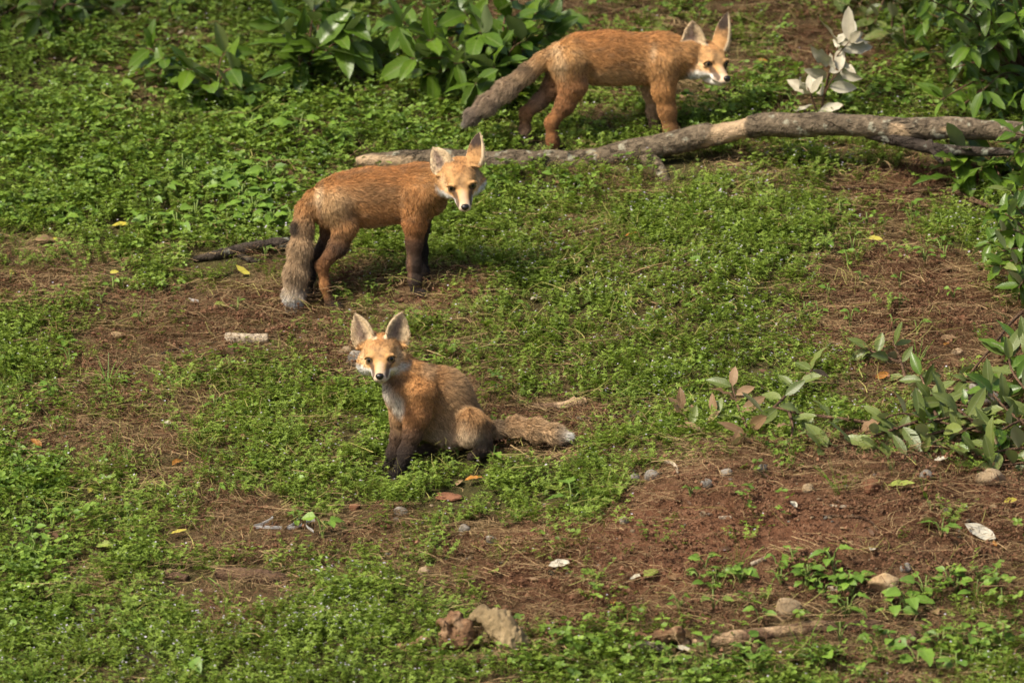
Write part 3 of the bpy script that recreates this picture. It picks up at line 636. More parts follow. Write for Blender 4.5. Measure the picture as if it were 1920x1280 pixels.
# the fallen log: px, py, radius px, height of its axis above the ground comes from where it is seen
ylog = gY(950, 322) + M(20)
LOG = [(668, 306, 9), (700, 302, 15), (760, 301, 19), (840, 302, 20.5), (900, 302, 21), (960, 303, 20), (1030, 303, 19.5), (1100, 298, 21), (1160, 288, 23), (1200, 281, 25), (1240, 273, 23),
       (1300, 260, 23), (1350, 250, 22), (1400, 241, 21), (1460, 234, 22.5), (1520, 233, 23), (1600, 234, 22), (1680, 238, 21), (1760, 241, 21), (1840, 243, 20), (1920, 247, 19), (2010, 256, 17), (2100, 270, 13)]
def logpt(px, py): return at(px, py, ylog - 0.00022 * max(px - 1150, 0))
LP = smooth_path([[*logpt(a, b), M(r) * 1.01] for a, b, r in LOG], 210)
LPc, LPr = LP[:, :3], LP[:, 3]
LPc = LPc + np.c_[np.zeros(210), 0.010 * vnoise(LPc, 9, 71), 0.004 * vnoise(LPc, 14, 72)]
LPr = LPr * (1 + 0.07 * vnoise(LPc, 18, 73) + 0.06 * vnoise(LPc, 45, 74))
V, F = tube(LPc, LPr, 36, 0.05, 38, 75)
base = LPc[105].copy(); base[2] = float(G(base[0], base[1]))
logr = empty('fallen_log', base, 'long grey-barked fallen log with pale stripped patches lying across the bank', 'log')
q = to_px(V); st = np.zeros(len(V))
axisq = np.repeat(to_px(LPc), 36, axis=0); axisq = np.vstack([axisq, axisq[:1], axisq[-1:]]); rel = (q[:, 1] - axisq[:, 1])
jag = 14 * fbm(V, 22, 76, 2); ju = 7 * fbm(V, 30, 78, 2)
def patch(x0, x1, r0, r1):
    """bark missing between two distances along the log and two positions round it (px across its visible face)"""
    return (sstep(q[:, 0] + jag, x0 - 3, x0 + 3) * (1 - sstep(q[:, 0] + jag, x1 - 3, x1 + 3)) * sstep(rel + ju, r0 - 2, r0 + 2) * (1 - sstep(rel + ju, r1 - 2, r1 + 2)))
for a in ((640, 775, -6, 60), (760, 812, 6, 40), (1322, 1404, -60, 20), (1660, 1702, -8, 13), (1080, 1104, -2, 9), (1765, 1790, -2, 7)): st = np.maximum(st, patch(*a))
cen = np.vstack([np.repeat(LPc, 36, axis=0), LPc[:1], LPc[-1:]])
V = cen + (V - cen) * (1 - 0.075 * st)[:, None] * (1 + (1 - st) * 0.09 * np.abs(fbm(V * np.array([0.5, 1, 1]), 55, 79, 3)))[:, None]
me = new_mesh('trunk', V - base, F); strip_attr(me, st); mobj('trunk', me, BARK, logr)
def limb(name, pts, root, base, mat, n=24, seg=14, seed=5, rough=0.10, strip=None):
    L = smooth_path(pts, n); V, F = tube(L[:, :3] + 0.15 * L[:, 3:4] * np.stack([vnoise(L[:, :3], 25, seed + m) for m in range(3)], 1), L[:, 3] * (1 + 0.12 * vnoise(L[:, :3], 40, seed)), seg, rough, 45, seed)
    me = new_mesh(name, V - base, F); st = np.zeros(len(V)) if strip is None else strip(V); strip_attr(me, st); return mobj(name, me, mat, root)
limb('side_branch', [[*logpt(1625, 246), M(12)], [*logpt(1690, 262) - [0, .02, 0], M(13)], [*logpt(1750, 275) - [0, .03, 0], M(12)], [*logpt(1840, 281) - [0, .03, 0], M(9)], [*logpt(1930, 284) - [0, .03, 0], M(8)], [*logpt(2010, 290) - [0, .03, 0], M(5)]], logr, base, BARKD, 40)
limb('branch_stub', [[*logpt(1196, 286), M(20)], [*at(1220, 302, ylog - .035), M(16)], [*at(1238, 322, ylog - .075), M(13)], [*at(1250, 346, ylog - .115), M(10)]], logr, base, BARK, 26)
limb('broken_twig', [[*logpt(1740, 262) - [0, .03, 0], M(8)], [*logpt(1752, 285) - [0, .05, 0], M(6)], [*logpt(1766, 300) - [0, .06, 0], M(3)]], logr, base, BARKD, 14, 8)

def stick(label, pts, mat, name='stick', cat='stick', group=None, lift=0.6, n=30, seg=10, seed=9, rough=0.12, strip=None, extra=()):
    """pts rows: px, py, radius px, extra height px; lies on the ground where it is seen"""
    P = []
    for a in pts:
        g = gp(a[0], a[1], M(a[2]) * lift + M(a[3] if len(a) > 3 else 0)); P.append([*g, M(a[2])])
    CLEAR.extend((q_[0], q_[1], q_[3]) for q_ in smooth_path(P, 24))
    b = np.array(P[len(P) // 2][:3]); b[2] = float(G(b[0], b[1])); r = empty(name, b, label, cat, group)
    limb('stem', P, r, b, mat, n, seg, seed, rough, strip)
    for j, e in enumerate(extra):
        limb('twig', [[*gp(a[0], a[1], M(a[2]) * lift + M(a[3] if len(a) > 3 else 0)), M(a[2])] for a in e], r, b, mat, 14, 8, seed + j + 1, rough, strip)
    return r
full = lambda V: np.ones(len(V))
half = lambda V: sstep(fbm(V, 25, 90, 2), 0.0, 0.15)
stick('dark lichen-spotted branch lying behind the standing fox with the hanging tail', [(362, 486, 6, 3), (400, 479, 9, 5), (440, 470, 11, 6), (480, 463, 12, 7), (520, 457, 12, 7), (560, 452, 11, 7)], BARKD, 'fallen_branch', 'branch', seed=12, rough=.2,
      extra=[[(438, 474, 6), (455, 482, 6), (478, 490, 6), (492, 489, 3)]])
stick('thin bare brown stick under the laurel leaves below the log', [(1560, 352, 3, 3), (1640, 352, 4, 4), (1720, 357, 5, 5), (1780, 357, 6, 6), (1830, 377, 5, 8), (1885, 398, 4, 8)], BARKB, seed=14)
stick('short pale cut piece of branch half sunk in the grass', [(424, 634, 10), (445, 634, 10.5), (475, 635, 10.5), (502, 634, 9.5)], BARKP, 'cut_branch', 'branch', seed=15, rough=.12, strip=full)
stick('brown broken stick behind the sitting fox with the tail beside it', [(1000, 762, 6), (1030, 764, 9), (1060, 760, 9.5), (1085, 754, 9), (1098, 751, 8)], BARKB, seed=16, rough=.16, strip=half, extra=[[(1062, 758, 5, 2), (1072, 750, 5, 6), (1078, 745, 3, 9)]])
stick('thin grey stick in the grass past the tail tip of the sitting fox', [(1065, 782, 4), (1110, 785, 5), (1150, 782, 5), (1195, 778, 3)], BARKD, seed=17)
stick('half-buried brown rotten branch in the bare soil by the white flowers', [(405, 1076, 12), (440, 1078, 15), (480, 1082, 15), (520, 1088, 14), (540, 1094, 9)], BARKB, 'rotten_branch', 'branch', lift=.15, seed=18, rough=.2)
stick('short dark piece of rotten branch beside the half-buried one', [(310, 1079, 7), (330, 1080, 9), (352, 1085, 8)], BARKB, 'rotten_branch', 'branch', lift=.2, seed=19, rough=.2)
stick('weathered brown branch with split pale end lying below the soil mound', [(1298, 1203, 5), (1330, 1200, 11), (1380, 1196, 14), (1440, 1188, 13), (1500, 1178, 13), (1560, 1175, 12), (1620, 1174, 11), (1650, 1170, 6)], BARKB, 'fallen_branch', 'branch', lift=.45, seed=20, rough=.18, n=46,
      strip=lambda V: sstep(-V[:, 0] + 0.05 * fbm(V, 30, 91, 2), -0.62, -0.56) * sstep(vnoise(V, 40, 92), -0.2, 0.1))
stick('short dark stub of branch standing slantwise in the weeds', [(1693, 1228, 9), (1703, 1208, 10, 4), (1712, 1190, 9, 8), (1708, 1180, 6, 12)], BARKB, 'branch_stub', 'branch', seed=21)
stick('slim curved twig lying on the bare soil mound', [(1540, 966, 2.5), (1590, 968, 2.5), (1622, 972, 2.5), (1640, 985, 2.5), (1646, 1002, 2)], BARKB, seed=22)
stick('straight pale stem lying on the top of the soil mound', [(1556, 947, 2.5), (1580, 949, 3), (1612, 950, 2.5)], BARKP, seed=23, strip=full)
stick('pale broken twig lying on the soil mound by the moss', [(1348, 971, 3), (1360, 970, 3.5), (1372, 969, 3)], BARKP, seed=24, strip=full)
stick('small bent pale twig standing at the edge of the soil mound', [(1247, 866, 2.5), (1260, 867, 3, 3), (1268, 876, 3, 3), (1271, 888, 2)], BARKP, seed=25, strip=full)
stick('pale dry stem leaning between the weeds near the cream stone', [(1552, 1103, 5), (1575, 1104, 6), (1600, 1104, 5)], BARKP, seed=26, strip=full)
stick('short brown stick on the soil near the cream stone', [(1516, 1083, 4), (1528, 1075, 5), (1542, 1067, 4)], BARKB, seed=27, strip=half)
stick('pale stick at the edge of the weeds under the soil mound', [(1408, 1057, 4), (1420, 1052, 4.5), (1435, 1046, 4)], BARKP, seed=28, strip=full)
stick('slender brown twig lying in the straw of the bare slope', [(195, 696, 3), (240, 682, 3), (290, 668, 3.5), (340, 652, 3), (420, 640, 2.5)], BARKD, seed=29)
stick('reddish twig poking out of the grassy slope', [(285, 825, 3), (292, 845, 3, 2), (296, 880, 3, 2), (285, 893, 3), (262, 900, 2)], BARKB, seed=30)
stick('thin dark twig lying by the white paper scrap of the flowery grass', [(262, 1226, 2.5), (280, 1236, 3), (298, 1252, 2.5)], BARKD, seed=31)

# rotten stump root in two lobes, rough with hollows
def blob(cx, cy, rx, ry, rz, seed, amp=0.28, freq=22, lift=0.3, sub=4, warp=None, hollow=None):
    """lumpy rock or root: px centre of its foot, radii in px"""
    import bmesh
    bm = bmesh.new(); bmesh.ops.create_icosphere(bm, subdivisions=sub, radius=1.0)
    V = np.array([v.co[:] for v in bm.verts]); F = [tuple(v.index for v in f.verts) for f in bm.faces]; bm.free()
    g = np.random.default_rng(seed); pl = g.normal(size=(9, 3)); pl /= np.linalg.norm(pl, axis=1)[:, None]; pd = g.uniform(0.62, 0.95, 9)
    if warp == 'facet':
        for n, d in zip(pl, pd):
            e = V @ n - d; V = V - np.clip(e, 0, None)[:, None] * n * 0.9
    V = V * (1 + amp * fbm(V + seed, freq / 14, seed, 4))[:, None]
    if hollow is not None:
        for h in hollow:
            e = np.linalg.norm(V - np.array(h[:3]), axis=1); V = V * (1 - h[4] * np.exp(-(e / h[3]) ** 2))[:, None]
    V = V * np.array([M(rx), M(ry), M(rz)]); c = gp(cx, cy); c[2] += M(rz) * lift
    CLEAR.append((c[0], c[1], M(rx))); return V + c, F, c
k = Nodes('rotten_wood'); n1 = k.noise(24, 5); n2 = k.noise(120, 4)
c = k.ramp(n1, [(0.3, (0.06, 0.032, 0.018)), (0.5, (0.19, 0.105, 0.055)), (0.70, (0.36, 0.24, 0.14))]); c = k.mix(k.ramp(n2, [(0.3, (1, 1, 1)), (0.45, (0, 0, 0))]), c, (0.05, 0.028, 0.018)); k.set(c, 0.9, 0.12); k.bump(k.math('ADD', n1, n2), 0.9, 0.008); ROT = k.m
k = Nodes('weathered_root'); n1 = k.noise(18, 5); n2 = k.noise(90, 4); wv = k.n('ShaderNodeTexWave'); wv.inputs['Scale'].default_value = 26; wv.inputs['Distortion'].default_value = 6; wv.inputs['Detail'].default_value = 3; k.l(k.n('ShaderNodeTexCoord').outputs['Object'], wv.inputs['Vector']); wv.inputs['Detail Scale'].default_value = 2.0
c = k.ramp(n1, [(0.3, (0.12, 0.085, 0.042)), (0.55, (0.26, 0.19, 0.10)), (0.75, (0.40, 0.30, 0.17))]); c = k.mix(k.math('MULTIPLY', wv.outputs['Fac'], 0.18), c, (0.16, 0.11, 0.06)); k.set(c, 0.85, 0.15); k.bump(k.math('ADD', k.math('MULTIPLY', wv.outputs['Fac'], 0.2), n2), 0.7, 0.006); ROOT = k.m
def gnarl(name, prims, mat, root, base, seed, h=.0035, amp=.006, freq=38):
    """organic lump: rounded limbs blended together, then roughened"""
    P = [(np.array(q[0]), np.array(q[1]), q[2], q[3]) for q in prims]
    lo = np.min([np.minimum(a - ra, b - rb) for a, b, ra, rb in P], 0) - .02; hi_ = np.max([np.maximum(a + ra, b + rb) for a, b, ra, rb in P], 0) + .02
    n = np.ceil((hi_ - lo) / h).astype(int) + 1; A = np.stack(np.meshgrid(*[lo[m] + h * np.arange(n[m]) for m in range(3)], indexing='ij'), -1).reshape(-1, 3); D = np.full(len(A), 1.0)
    for a, b, ra, rb in P:
        ba = b - a; t = np.clip((A - a) @ ba / (ba @ ba), 0, 1); d = np.linalg.norm(A - a - t[:, None] * ba, axis=1) - (ra + (rb - ra) * t); k_ = .012; u = np.clip(.5 + .5 * (D - d) / k_, 0, 1); D = D + (d - D) * u - k_ * u * (1 - u)
    near_ = np.abs(D) < .03; rg = np.zeros(len(A)); rg[near_] = np.abs(fbm(A[near_] * np.array([1.6, 1.6, .6]), 60, seed + 4, 3)); D = D + .008 * rg + amp * fbm(A, freq, seed, 3) + amp * .8 * np.clip(fbm(A, freq * .6, seed + 9, 2), 0, 1); V, Q = surface_nets(D.reshape(n), lo, h); mobj(name, new_mesh(name, V - base, Q), mat, root)
b = gp(895, 1215); sr = empty('rotten_root', b, 'knotted chunk of rotten root with crumbling brown end in the grass', 'root')
w = lambda px, py, dy=0: at(px, py, b[1] + dy)
gnarl('crumbling_end', [(w(834, 1172), w(846, 1196), M(18), M(23)), (w(854, 1160, .01), w(870, 1192, .0), M(18), M(24)), (w(838, 1163, .01), w(852, 1156, .02), M(7), M(10)), (w(826, 1190, -.01), w(832, 1204, -.01), M(8), M(12))], ROT, sr, b, 5, amp=.010, freq=30)
gnarl('root_knee', [(w(884, 1166, .02), w(906, 1158, .015), M(10), M(16)), (w(904, 1154, .015), w(935, 1172, .0), M(20), M(27)), (w(935, 1172, .0), w(955, 1202, -.015), M(28), M(29)), (w(955, 1202, -.015), w(946, 1236, -.03), M(25), M(15)), (w(915, 1190, .02), w(905, 1222, .0), M(16), M(13)), (w(928, 1226, -.03), w(914, 1250, -.045), M(12), M(7))], ROOT, sr, b, 15, amp=.009, freq=26)
gnarl('root_knob', [(w(955, 1245, -.03), w(975, 1246, -.02), M(13), M(11)), (w(968, 1205, .01), w(976, 1232, .0), M(13), M(12))], ROT, sr, b, 25, amp=.008)
gnarl('root_foot', [(w(752, 1214, .0), w(800, 1200, .01), M(9), M(12)), (w(735, 1222, .0), w(752, 1214, .0), M(6), M(9))], ROT, sr, b, 35, amp=.006)
b = gp(1230, 1212); sr = empty('bark_chunk', b, 'broken chunk of pale-edged bark beside the weathered branch', 'bark'); w = lambda px, py, dy=0: at(px, py, b[1] + dy)
gnarl('bark', [(w(1195, 1196), w(1270, 1190), M(14), M(16)), (w(1270, 1190), w(1284, 1205), M(15), M(12))], ROT, sr, b, 45, amp=.008, freq=26)
gnarl('split_wood', [(w(1188, 1208, -.02), w(1238, 1212, -.02), M(10), M(9))], BARKP, sr, b, 47, amp=.005, freq=40)

# ------------------------------------------------------------------ stones
def stone_mat(name, a, b):
    k = Nodes(name); n1 = k.noise(30, 5); n2 = k.noise(160, 4); r = k.n('ShaderNodeObjectInfo').outputs['Random']
    c = k.ramp(n1, [(0.3, a), (0.7, b)]); c = k.mix(k.math('MULTIPLY', r, 0.35), c, tuple(v * 0.55 for v in a)); k.set(c, 0.88, 0.2); k.bump(k.math('ADD', n1, n2), 0.6, 0.004); return k.m
ST_CREAM = stone_mat('cream_stone', (0.33, 0.21, 0.10), (0.60, 0.44, 0.26)); ST_GREY = stone_mat('grey_stone', (0.17, 0.15, 0.125), (0.34, 0.305, 0.26)); ST_BROWN = stone_mat('rusty_stone', (0.12, 0.05, 0.025), (0.24, 0.11, 0.06)); ST_TAN = stone_mat('tan_stone', (0.24, 0.17, 0.095), (0.44, 0.33, 0.21))
def stone(label, cx, cy, rx, rz, mat, seed, sub=3, name='stone', group=None, amp=.14, ry=None):
    V, F, c = blob(cx, cy + rz * .5, rx, ry or rx * .85, rz, seed, amp, 16, .35, sub, 'facet'); b = gp(cx, cy + rz * .5)
    return tag(mobj(name, new_mesh(name, V - b, F), mat, None, b), label, 'stone', group)
stone('cream stone lit among the weeds below the soil mound', 1655, 1090, 28, 19, ST_CREAM, 31)
stone('pinkish tan upright stone behind a green leaf by the fallen branch', 1479, 1140, 23, 24, ST_TAN, 33)
stone('large mossy tan stone under the cut laurel branches', 1855, 893, 28, 20, ST_TAN, 35)
stone('rust-brown clod at the edge of the soil mound', 1634, 910, 21, 17, ST_BROWN, 37)
stone('grey rounded stone under the laurel leaves', 1735, 890, 15, 11, ST_GREY, 39)
stone('small grey angular stone in the weeds above the cream stone', 1700, 1064, 12, 11, ST_GREY, 41)
stone('flat brown clod sunk in the grass below the paws of the sitting fox', 838, 930, 26, 7, ST_BROWN, 43, 4, amp=.34)
stone('grey-brown stone lying behind the head of the sitting fox', 668, 672, 20, 18, ST_GREY, 45)
stone('tan rock slab hidden behind the ear of the sitting fox', 648, 655, 16, 8, ST_TAN, 46)
stone('pale tan stone on the bare slope beside the grass', 218, 627, 17, 8, ST_CREAM, 47)
stone('orange-brown stone in the thin grass before the sitting fox', 664, 950, 13, 9, ST_BROWN, 49)
stone('grey stone on the strawy path below the sitting fox', 870, 990, 12, 9, ST_GREY, 51)
stone('grey stone half hidden at the grass edge below the paws', 752, 957, 14, 9, ST_GREY, 53)
stone('pale stone on the soil strip beside the white flowers', 796, 1070, 13, 9, ST_TAN, 55)
stone('grey triangular stone on top of the soil mound', 1190, 896, 11, 11, ST_GREY, 57)
for j, (x, y, w_, lb) in enumerate([(1222, 890, 15, 'pale grey stone beside the triangular one on the soil mound'), (1325, 905, 12, 'flat grey stone at the top of the soil mound'), (1362, 885, 11, 'rounded grey stone under the twigs at the mound edge'), (1515, 915, 12, 'pointed tan-grey stone on the crest of the soil mound'), (1320, 962, 8, 'small orange stone on the soil mound'), (1430, 877, 11, 'grey stone at the foot of the forked cut branch'), (1170, 975, 10, 'brown-grey stone on the strawy end of the mound'), (920, 1010, 11, 'grey stone on the strawy path below the tail')]): stone(lb, x, y, w_, w_ * .8, ST_TAN if 'tan' in lb or 'orange' in lb else ST_GREY, 400 + j)
stone('pale lump of stone beside the dead leaves by the laurel twigs', 1795, 660, 12, 9, ST_TAN, 59)
stone('pale grey boulder behind the cut laurel branches', 1842, 735, 52, 26, ST_GREY, 60, 4)
stone('rusty clod on the bare ground above the laurel twigs', 1810, 597, 12, 8, ST_BROWN, 61)
r = np.random.default_rng(77); npb = 0
meshes = []
for j in range(7):
    V, F, c = blob(960, 640, 10, 9, 7, 100 + j, .16, 16, 0, 2, 'facet'); c = c - np.array([0, 0, 0]); meshes.append((V - c, F))
pmesh = [new_mesh('pebble', V / M(10), F) for V, F in meshes]
pm = {m: [me.copy() for me in pmesh] for m in ('ST_GREY', 'ST_TAN', 'ST_BROWN', 'ST_CREAM')}
for mn, ml in pm.items():
    for me in ml: me.materials.append(globals()[mn])
for (x0, x1, y0, y1, n) in ((1120, 1660, 880, 1000, 46), (720, 1120, 940, 1060, 34), (1050, 1400, 1000, 1100, 22), (640, 900, 1000, 1100, 10), (1560, 1900, 920, 1080, 22), (1100, 1300, 870, 905, 10), (1650, 1900, 560, 680, 8), (0, 500, 640, 1060, 14), (900, 1000, 760, 800, 3)):
    for j in range(n):
        x, y = r.uniform(x0, x1), r.uniform(y0, y1); s = M(1.25 * r.choice([2.5, 3.2, 4, 5, 7], p=[.3, .3, .22, .12, .06])); mn = r.choice(['ST_GREY', 'ST_TAN', 'ST_BROWN', 'ST_CREAM'], p=[.32, .28, .28, .12])
        b = gp(x, y); o = mobj('pebble', pm[mn][r.integers(7)], None, None, b + [0, 0, s * .15]); o.scale = (s, s, s * r.uniform(.6, 1)); o.rotation_euler = (r.uniform(-.4, .4), r.uniform(-.4, .4), r.uniform(0, 6.28))
        tag(o, {'ST_GREY': 'small grey pebble lying on the bare soil', 'ST_TAN': 'small tan pebble lying on the bare soil', 'ST_BROWN': 'small rust-brown crumb of stone on the bare soil', 'ST_CREAM': 'small cream pebble lying on the bare soil'}[mn], 'pebble', {'ST_GREY': 'grey', 'ST_TAN': 'tan', 'ST_BROWN': 'rust-brown', 'ST_CREAM': 'cream'}[mn] + ' pebbles scattered on the soil')
# ------------------------------------------------------------------ leaves and shrubs
def leaf_geo(nl=6, wave=0.05, fold=0.25, bend=0.25, width=0.40, shape='laurel', seed=0, teeth=0.0):
    """unit-length blade along +x, upper face +z, 4 strips wide; width is full width / length"""
    g = np.random.default_rng(seed); V, F = [], []
    s = np.linspace(0, 1, nl + 1)
    if shape == 'laurel': pr = np.sin(np.pi * s ** 0.85) ** 0.75
    elif shape == 'ovate': pr = np.sin(np.pi * s ** 0.62) ** 0.8
    elif shape == 'heart': pr = np.where(s < 0.02, 0.35, np.sin(np.pi * np.clip(s, 0.04, 1) ** 0.5) ** 0.7)
    elif shape == 'lance': pr = np.sin(np.pi * s ** 0.8)
    else: pr = np.sin(np.pi * s ** 0.7) ** 0.6
    pr[0] = max(pr[0], 0.02); pr[-1] = 0.01
    tw = g.uniform(-.25, .25); ph = g.uniform(0, 6.28, 2)
    for i, t in enumerate(s):
        w = pr[i] * width * 0.5 * (1 + teeth * (1 if i % 2 else -1))
        for j in (-1, -.5, 0, .5, 1):
            z = -bend * t * t + fold * abs(j) * w * 1.2 + wave * (abs(j) ** 2) * math.sin(t * 15 + ph[0 if j > 0 else 1]) * (0.4 + 0.6 * pr[i]) + tw * j * w * t
            V.append((t * (1 - 0.15 * bend), j * w, z))
    for i in range(nl):
        for j in range(4): a = i * 5 + j; F.append((a, a + 5, a + 6, a + 1))
    return np.array(V), F
def leaf_mesh(name, mat, tint, **kw):
    V, F = leaf_geo(**kw); me = new_mesh(name, V, F, True, np.full(len(V), tint)); me.materials.append(mat); return me
def glossy_leaf(name, dark, light, rough, under, rib, blemish=0.0):
    k = Nodes(name); t = k.attr('tint').outputs['Fac']; r = k.n('ShaderNodeObjectInfo').outputs['Random']
    f = k.math('ADD', k.math('MULTIPLY', t, 0.4), k.math('MULTIPLY', r, 0.6)); c = k.ramp(f, [(0.05, dark), (0.95, light)])
    tc = k.n('ShaderNodeTexCoord').outputs['Object']; sp = k.n('ShaderNodeSeparateXYZ'); k.l(tc, sp.inputs[0])
    ay = k.math('ABSOLUTE', sp.outputs['Y']); c = k.mix(k.ramp(ay, [(0.0, (1, 1, 1)), (0.018, (0, 0, 0))]), c, rib)
    sv = k.math('SINE', k.math('MULTIPLY', k.math('SUBTRACT', sp.outputs['X'], k.math('MULTIPLY', ay, 0.8)), 62.0))
    c = k.mix(k.math('MULTIPLY', k.noise(9, 3), 0.35), c, tuple(0.45 * v for v in dark)); c = k.mix(k.math('MULTIPLY', k.ramp(k.noise(13, 4), [(0.66, (0, 0, 0)), (0.72, (1, 1, 1))]), blemish), c, (0.16, 0.10, 0.04))
    c = k.mix(k.n('ShaderNodeNewGeometry').outputs['Backfacing'], c, under)
    k.set(c, rough, 0.38); k.bump(sv, 0.05, 0.01)
    tr = k.n('ShaderNodeBsdfTranslucent'); k.l(k.mix(0.5, c, (0.20, 0.32, 0.02)), tr.inputs[0]); mx = k.n('ShaderNodeMixShader'); mx.inputs[0].default_value = 0.16
    k.l(k.b.outputs[0], mx.inputs[1]); k.l(tr.outputs[0], mx.inputs[2]); k.l(mx.outputs[0], k.o.inputs[0]); return k.m
LAUREL = glossy_leaf('laurel_leaf', (0.040, 0.088, 0.008), (0.135, 0.225, 0.020), 0.36, (0.16, 0.20, 0.09), (0.16, 0.22, 0.06), 0.5)
SILVER = glossy_leaf('silver_leaf', (0.42, 0.36, 0.24), (0.78, 0.72, 0.57), 0.5, (0.42, 0.36, 0.24), (0.50, 0.44, 0.30))
DULL = glossy_leaf('cut_laurel_leaf', (0.080, 0.112, 0.022), (0.215, 0.255, 0.065), 0.42, (0.26, 0.26, 0.16), (0.22, 0.26, 0.11), 0.7)
DEADL = glossy_leaf('dead_leaf', (0.17, 0.09, 0.04), (0.40, 0.26, 0.14), 0.6, (0.42, 0.31, 0.19), (0.35, 0.24, 0.13))
YELL = glossy_leaf('yellow_leaf', (0.48, 0.40, 0.05), (0.66, 0.60, 0.12), 0.55, (0.55, 0.50, 0.18), (0.6, 0.52, 0.15))
LIME = glossy_leaf('yellow_green_leaf', (0.26, 0.32, 0.05), (0.42, 0.46, 0.11), 0.55, (0.4, 0.42, 0.16), (0.45, 0.48, 0.15))
ORNG = glossy_leaf('orange_leaf', (0.40, 0.16, 0.03), (0.55, 0.26, 0.05), 0.6, (0.40, 0.2, 0.08), (0.5, 0.26, 0.08))
WHITEL = glossy_leaf('bleached_leaf', (0.58, 0.52, 0.38), (0.76, 0.71, 0.58), 0.6, (0.70, 0.65, 0.52), (0.66, 0.58, 0.42))
BRNL = glossy_leaf('brown_leaf', (0.075, 0.038, 0.022), (0.20, 0.105, 0.055), 0.65, (0.24, 0.15, 0.09), (0.18, 0.10, 0.06))
WEED = glossy_leaf('weed_leaf', (0.085, 0.165, 0.018), (0.21, 0.345, 0.042), 0.48, (0.17, 0.26, 0.08), (0.22, 0.34, 0.08))
TWIGM = Nodes('twig_bark').set((0.13, 0.075, 0.045), 0.8, 0.2).m; STEMG = Nodes('green_stem').set((0.16, 0.22, 0.05), 0.6, 0.3).m
def leafset(mat, n=4, shape='laurel', width=.42, **kw):
    return [leaf_mesh('leaf', mat, (j + .5) / n, seed=10 + j, shape=shape, width=width * (0.88 + .24 * j / n), bend=.10 + .13 * (j % 3), fold=.15 + .12 * (j % 2), wave=kw.get('wave', .032) * (0.6 + .5 * (j % 3)), teeth=kw.get('teeth', 0)) for j in range(n)]
LV = {'laurel': leafset(LAUREL), 'silver': leafset(SILVER, wave=.075), 'dull': leafset(DULL), 'dead': leafset(DEADL, wave=.05), 'weed': leafset(WEED, 4, 'ovate', .72, teeth=.06), 'weedlance': leafset(WEED, 4, 'ovate', .5, teeth=.10)}
def place_leaf(me, pos, d, up, size, root, base, name='leaf'):
    x, y, z = frame(d, up); o = bpy.data.objects.new(name, me); COL.link(o); o.parent = root
    m = Matrix(((x[0] * size, y[0] * size, z[0] * size, pos[0] - base[0]), (x[1] * size, y[1] * size, z[1] * size, pos[1] - base[1]), (x[2] * size, y[2] * size, z[2] * size, pos[2] - base[2]), (0, 0, 0, 1)))
    o.matrix_local = m; return o
SUNV = np.array(to_sun)
def shrub(name, label, stems, kinds, size, seed, cat='shrub', spacing=None, base=None, upbias=0.35, spread=0.75, tip=3, stemr=2.6, group=None, stemmat=None, bare=0.15, facing=(0, -.45, .9)):
    """stems: list of rows of world points; leaves alternate along each stem and crowd at its tip; kinds: (leaf set, share) pairs"""
    g = np.random.default_rng(seed); stems = [np.asarray(s, float) for s in stems]
    if base is None: base = stems[0][0].copy()
    root = empty(name, base, label, cat, group); spacing = spacing or size * .34; cnt = 0
    for si, st in enumerate(stems):
        n = max(8, int(np.linalg.norm(np.diff(st, axis=0), axis=1).sum() / .012)); L = smooth_path(st, n)
        rr = M(stemr) * np.linspace(1.15, .45, n) * (1 if si % 2 == 0 else .8); V, F = tube(L, rr, 6, .08, 60, seed + si); me = new_mesh('stem', V - base, F); strip_attr(me, np.zeros(len(V))); mobj('stem', me, stemmat or TWIGM, root)
        seglen = np.r_[0, np.cumsum(np.linalg.norm(np.diff(L, axis=0), axis=1))]; tot = seglen[-1]; pos = list(np.arange(tot * bare, tot, spacing)) + [tot * .995] * tip
        for q, dpos in enumerate(pos):
            i = min(n - 2, max(1, int(np.searchsorted(seglen, dpos)))); t = L[i + 1 if i + 1 < n else i] - L[i - 1]; t /= np.linalg.norm(t)
            x, y, z = frame(t, (0, 0, 1)); a = q * 2.4 + g.uniform(-.5, .5); out = math.cos(a) * y + math.sin(a) * z
            w = spread if dpos < tot * .99 else spread * .8
            d = t * (1 - w) + out * w + np.array([0, -.12, upbias]) * g.uniform(.2, .9) + g.normal(size=3) * .12
            up = np.array(facing) + .35 * out + g.normal(size=3) * .30
            me = LV[g.choice([k_ for k_, _ in kinds], p=[v for _, v in kinds])][g.integers(4)]
            place_leaf(me, L[i] + out * M(2), d, up, size * g.uniform(.72, 1.18), root, base); cnt += 1
    return root
def stem_px(rows, y0=None):
    """rows px, py, metres above the ground or depth: ('px','py', dy) measured from the depth of the foot"""
    f = gp(rows[0][0], rows[0][1]); return [f] + [at(a, b, f[1] + c) for a, b, c in rows[1:]]

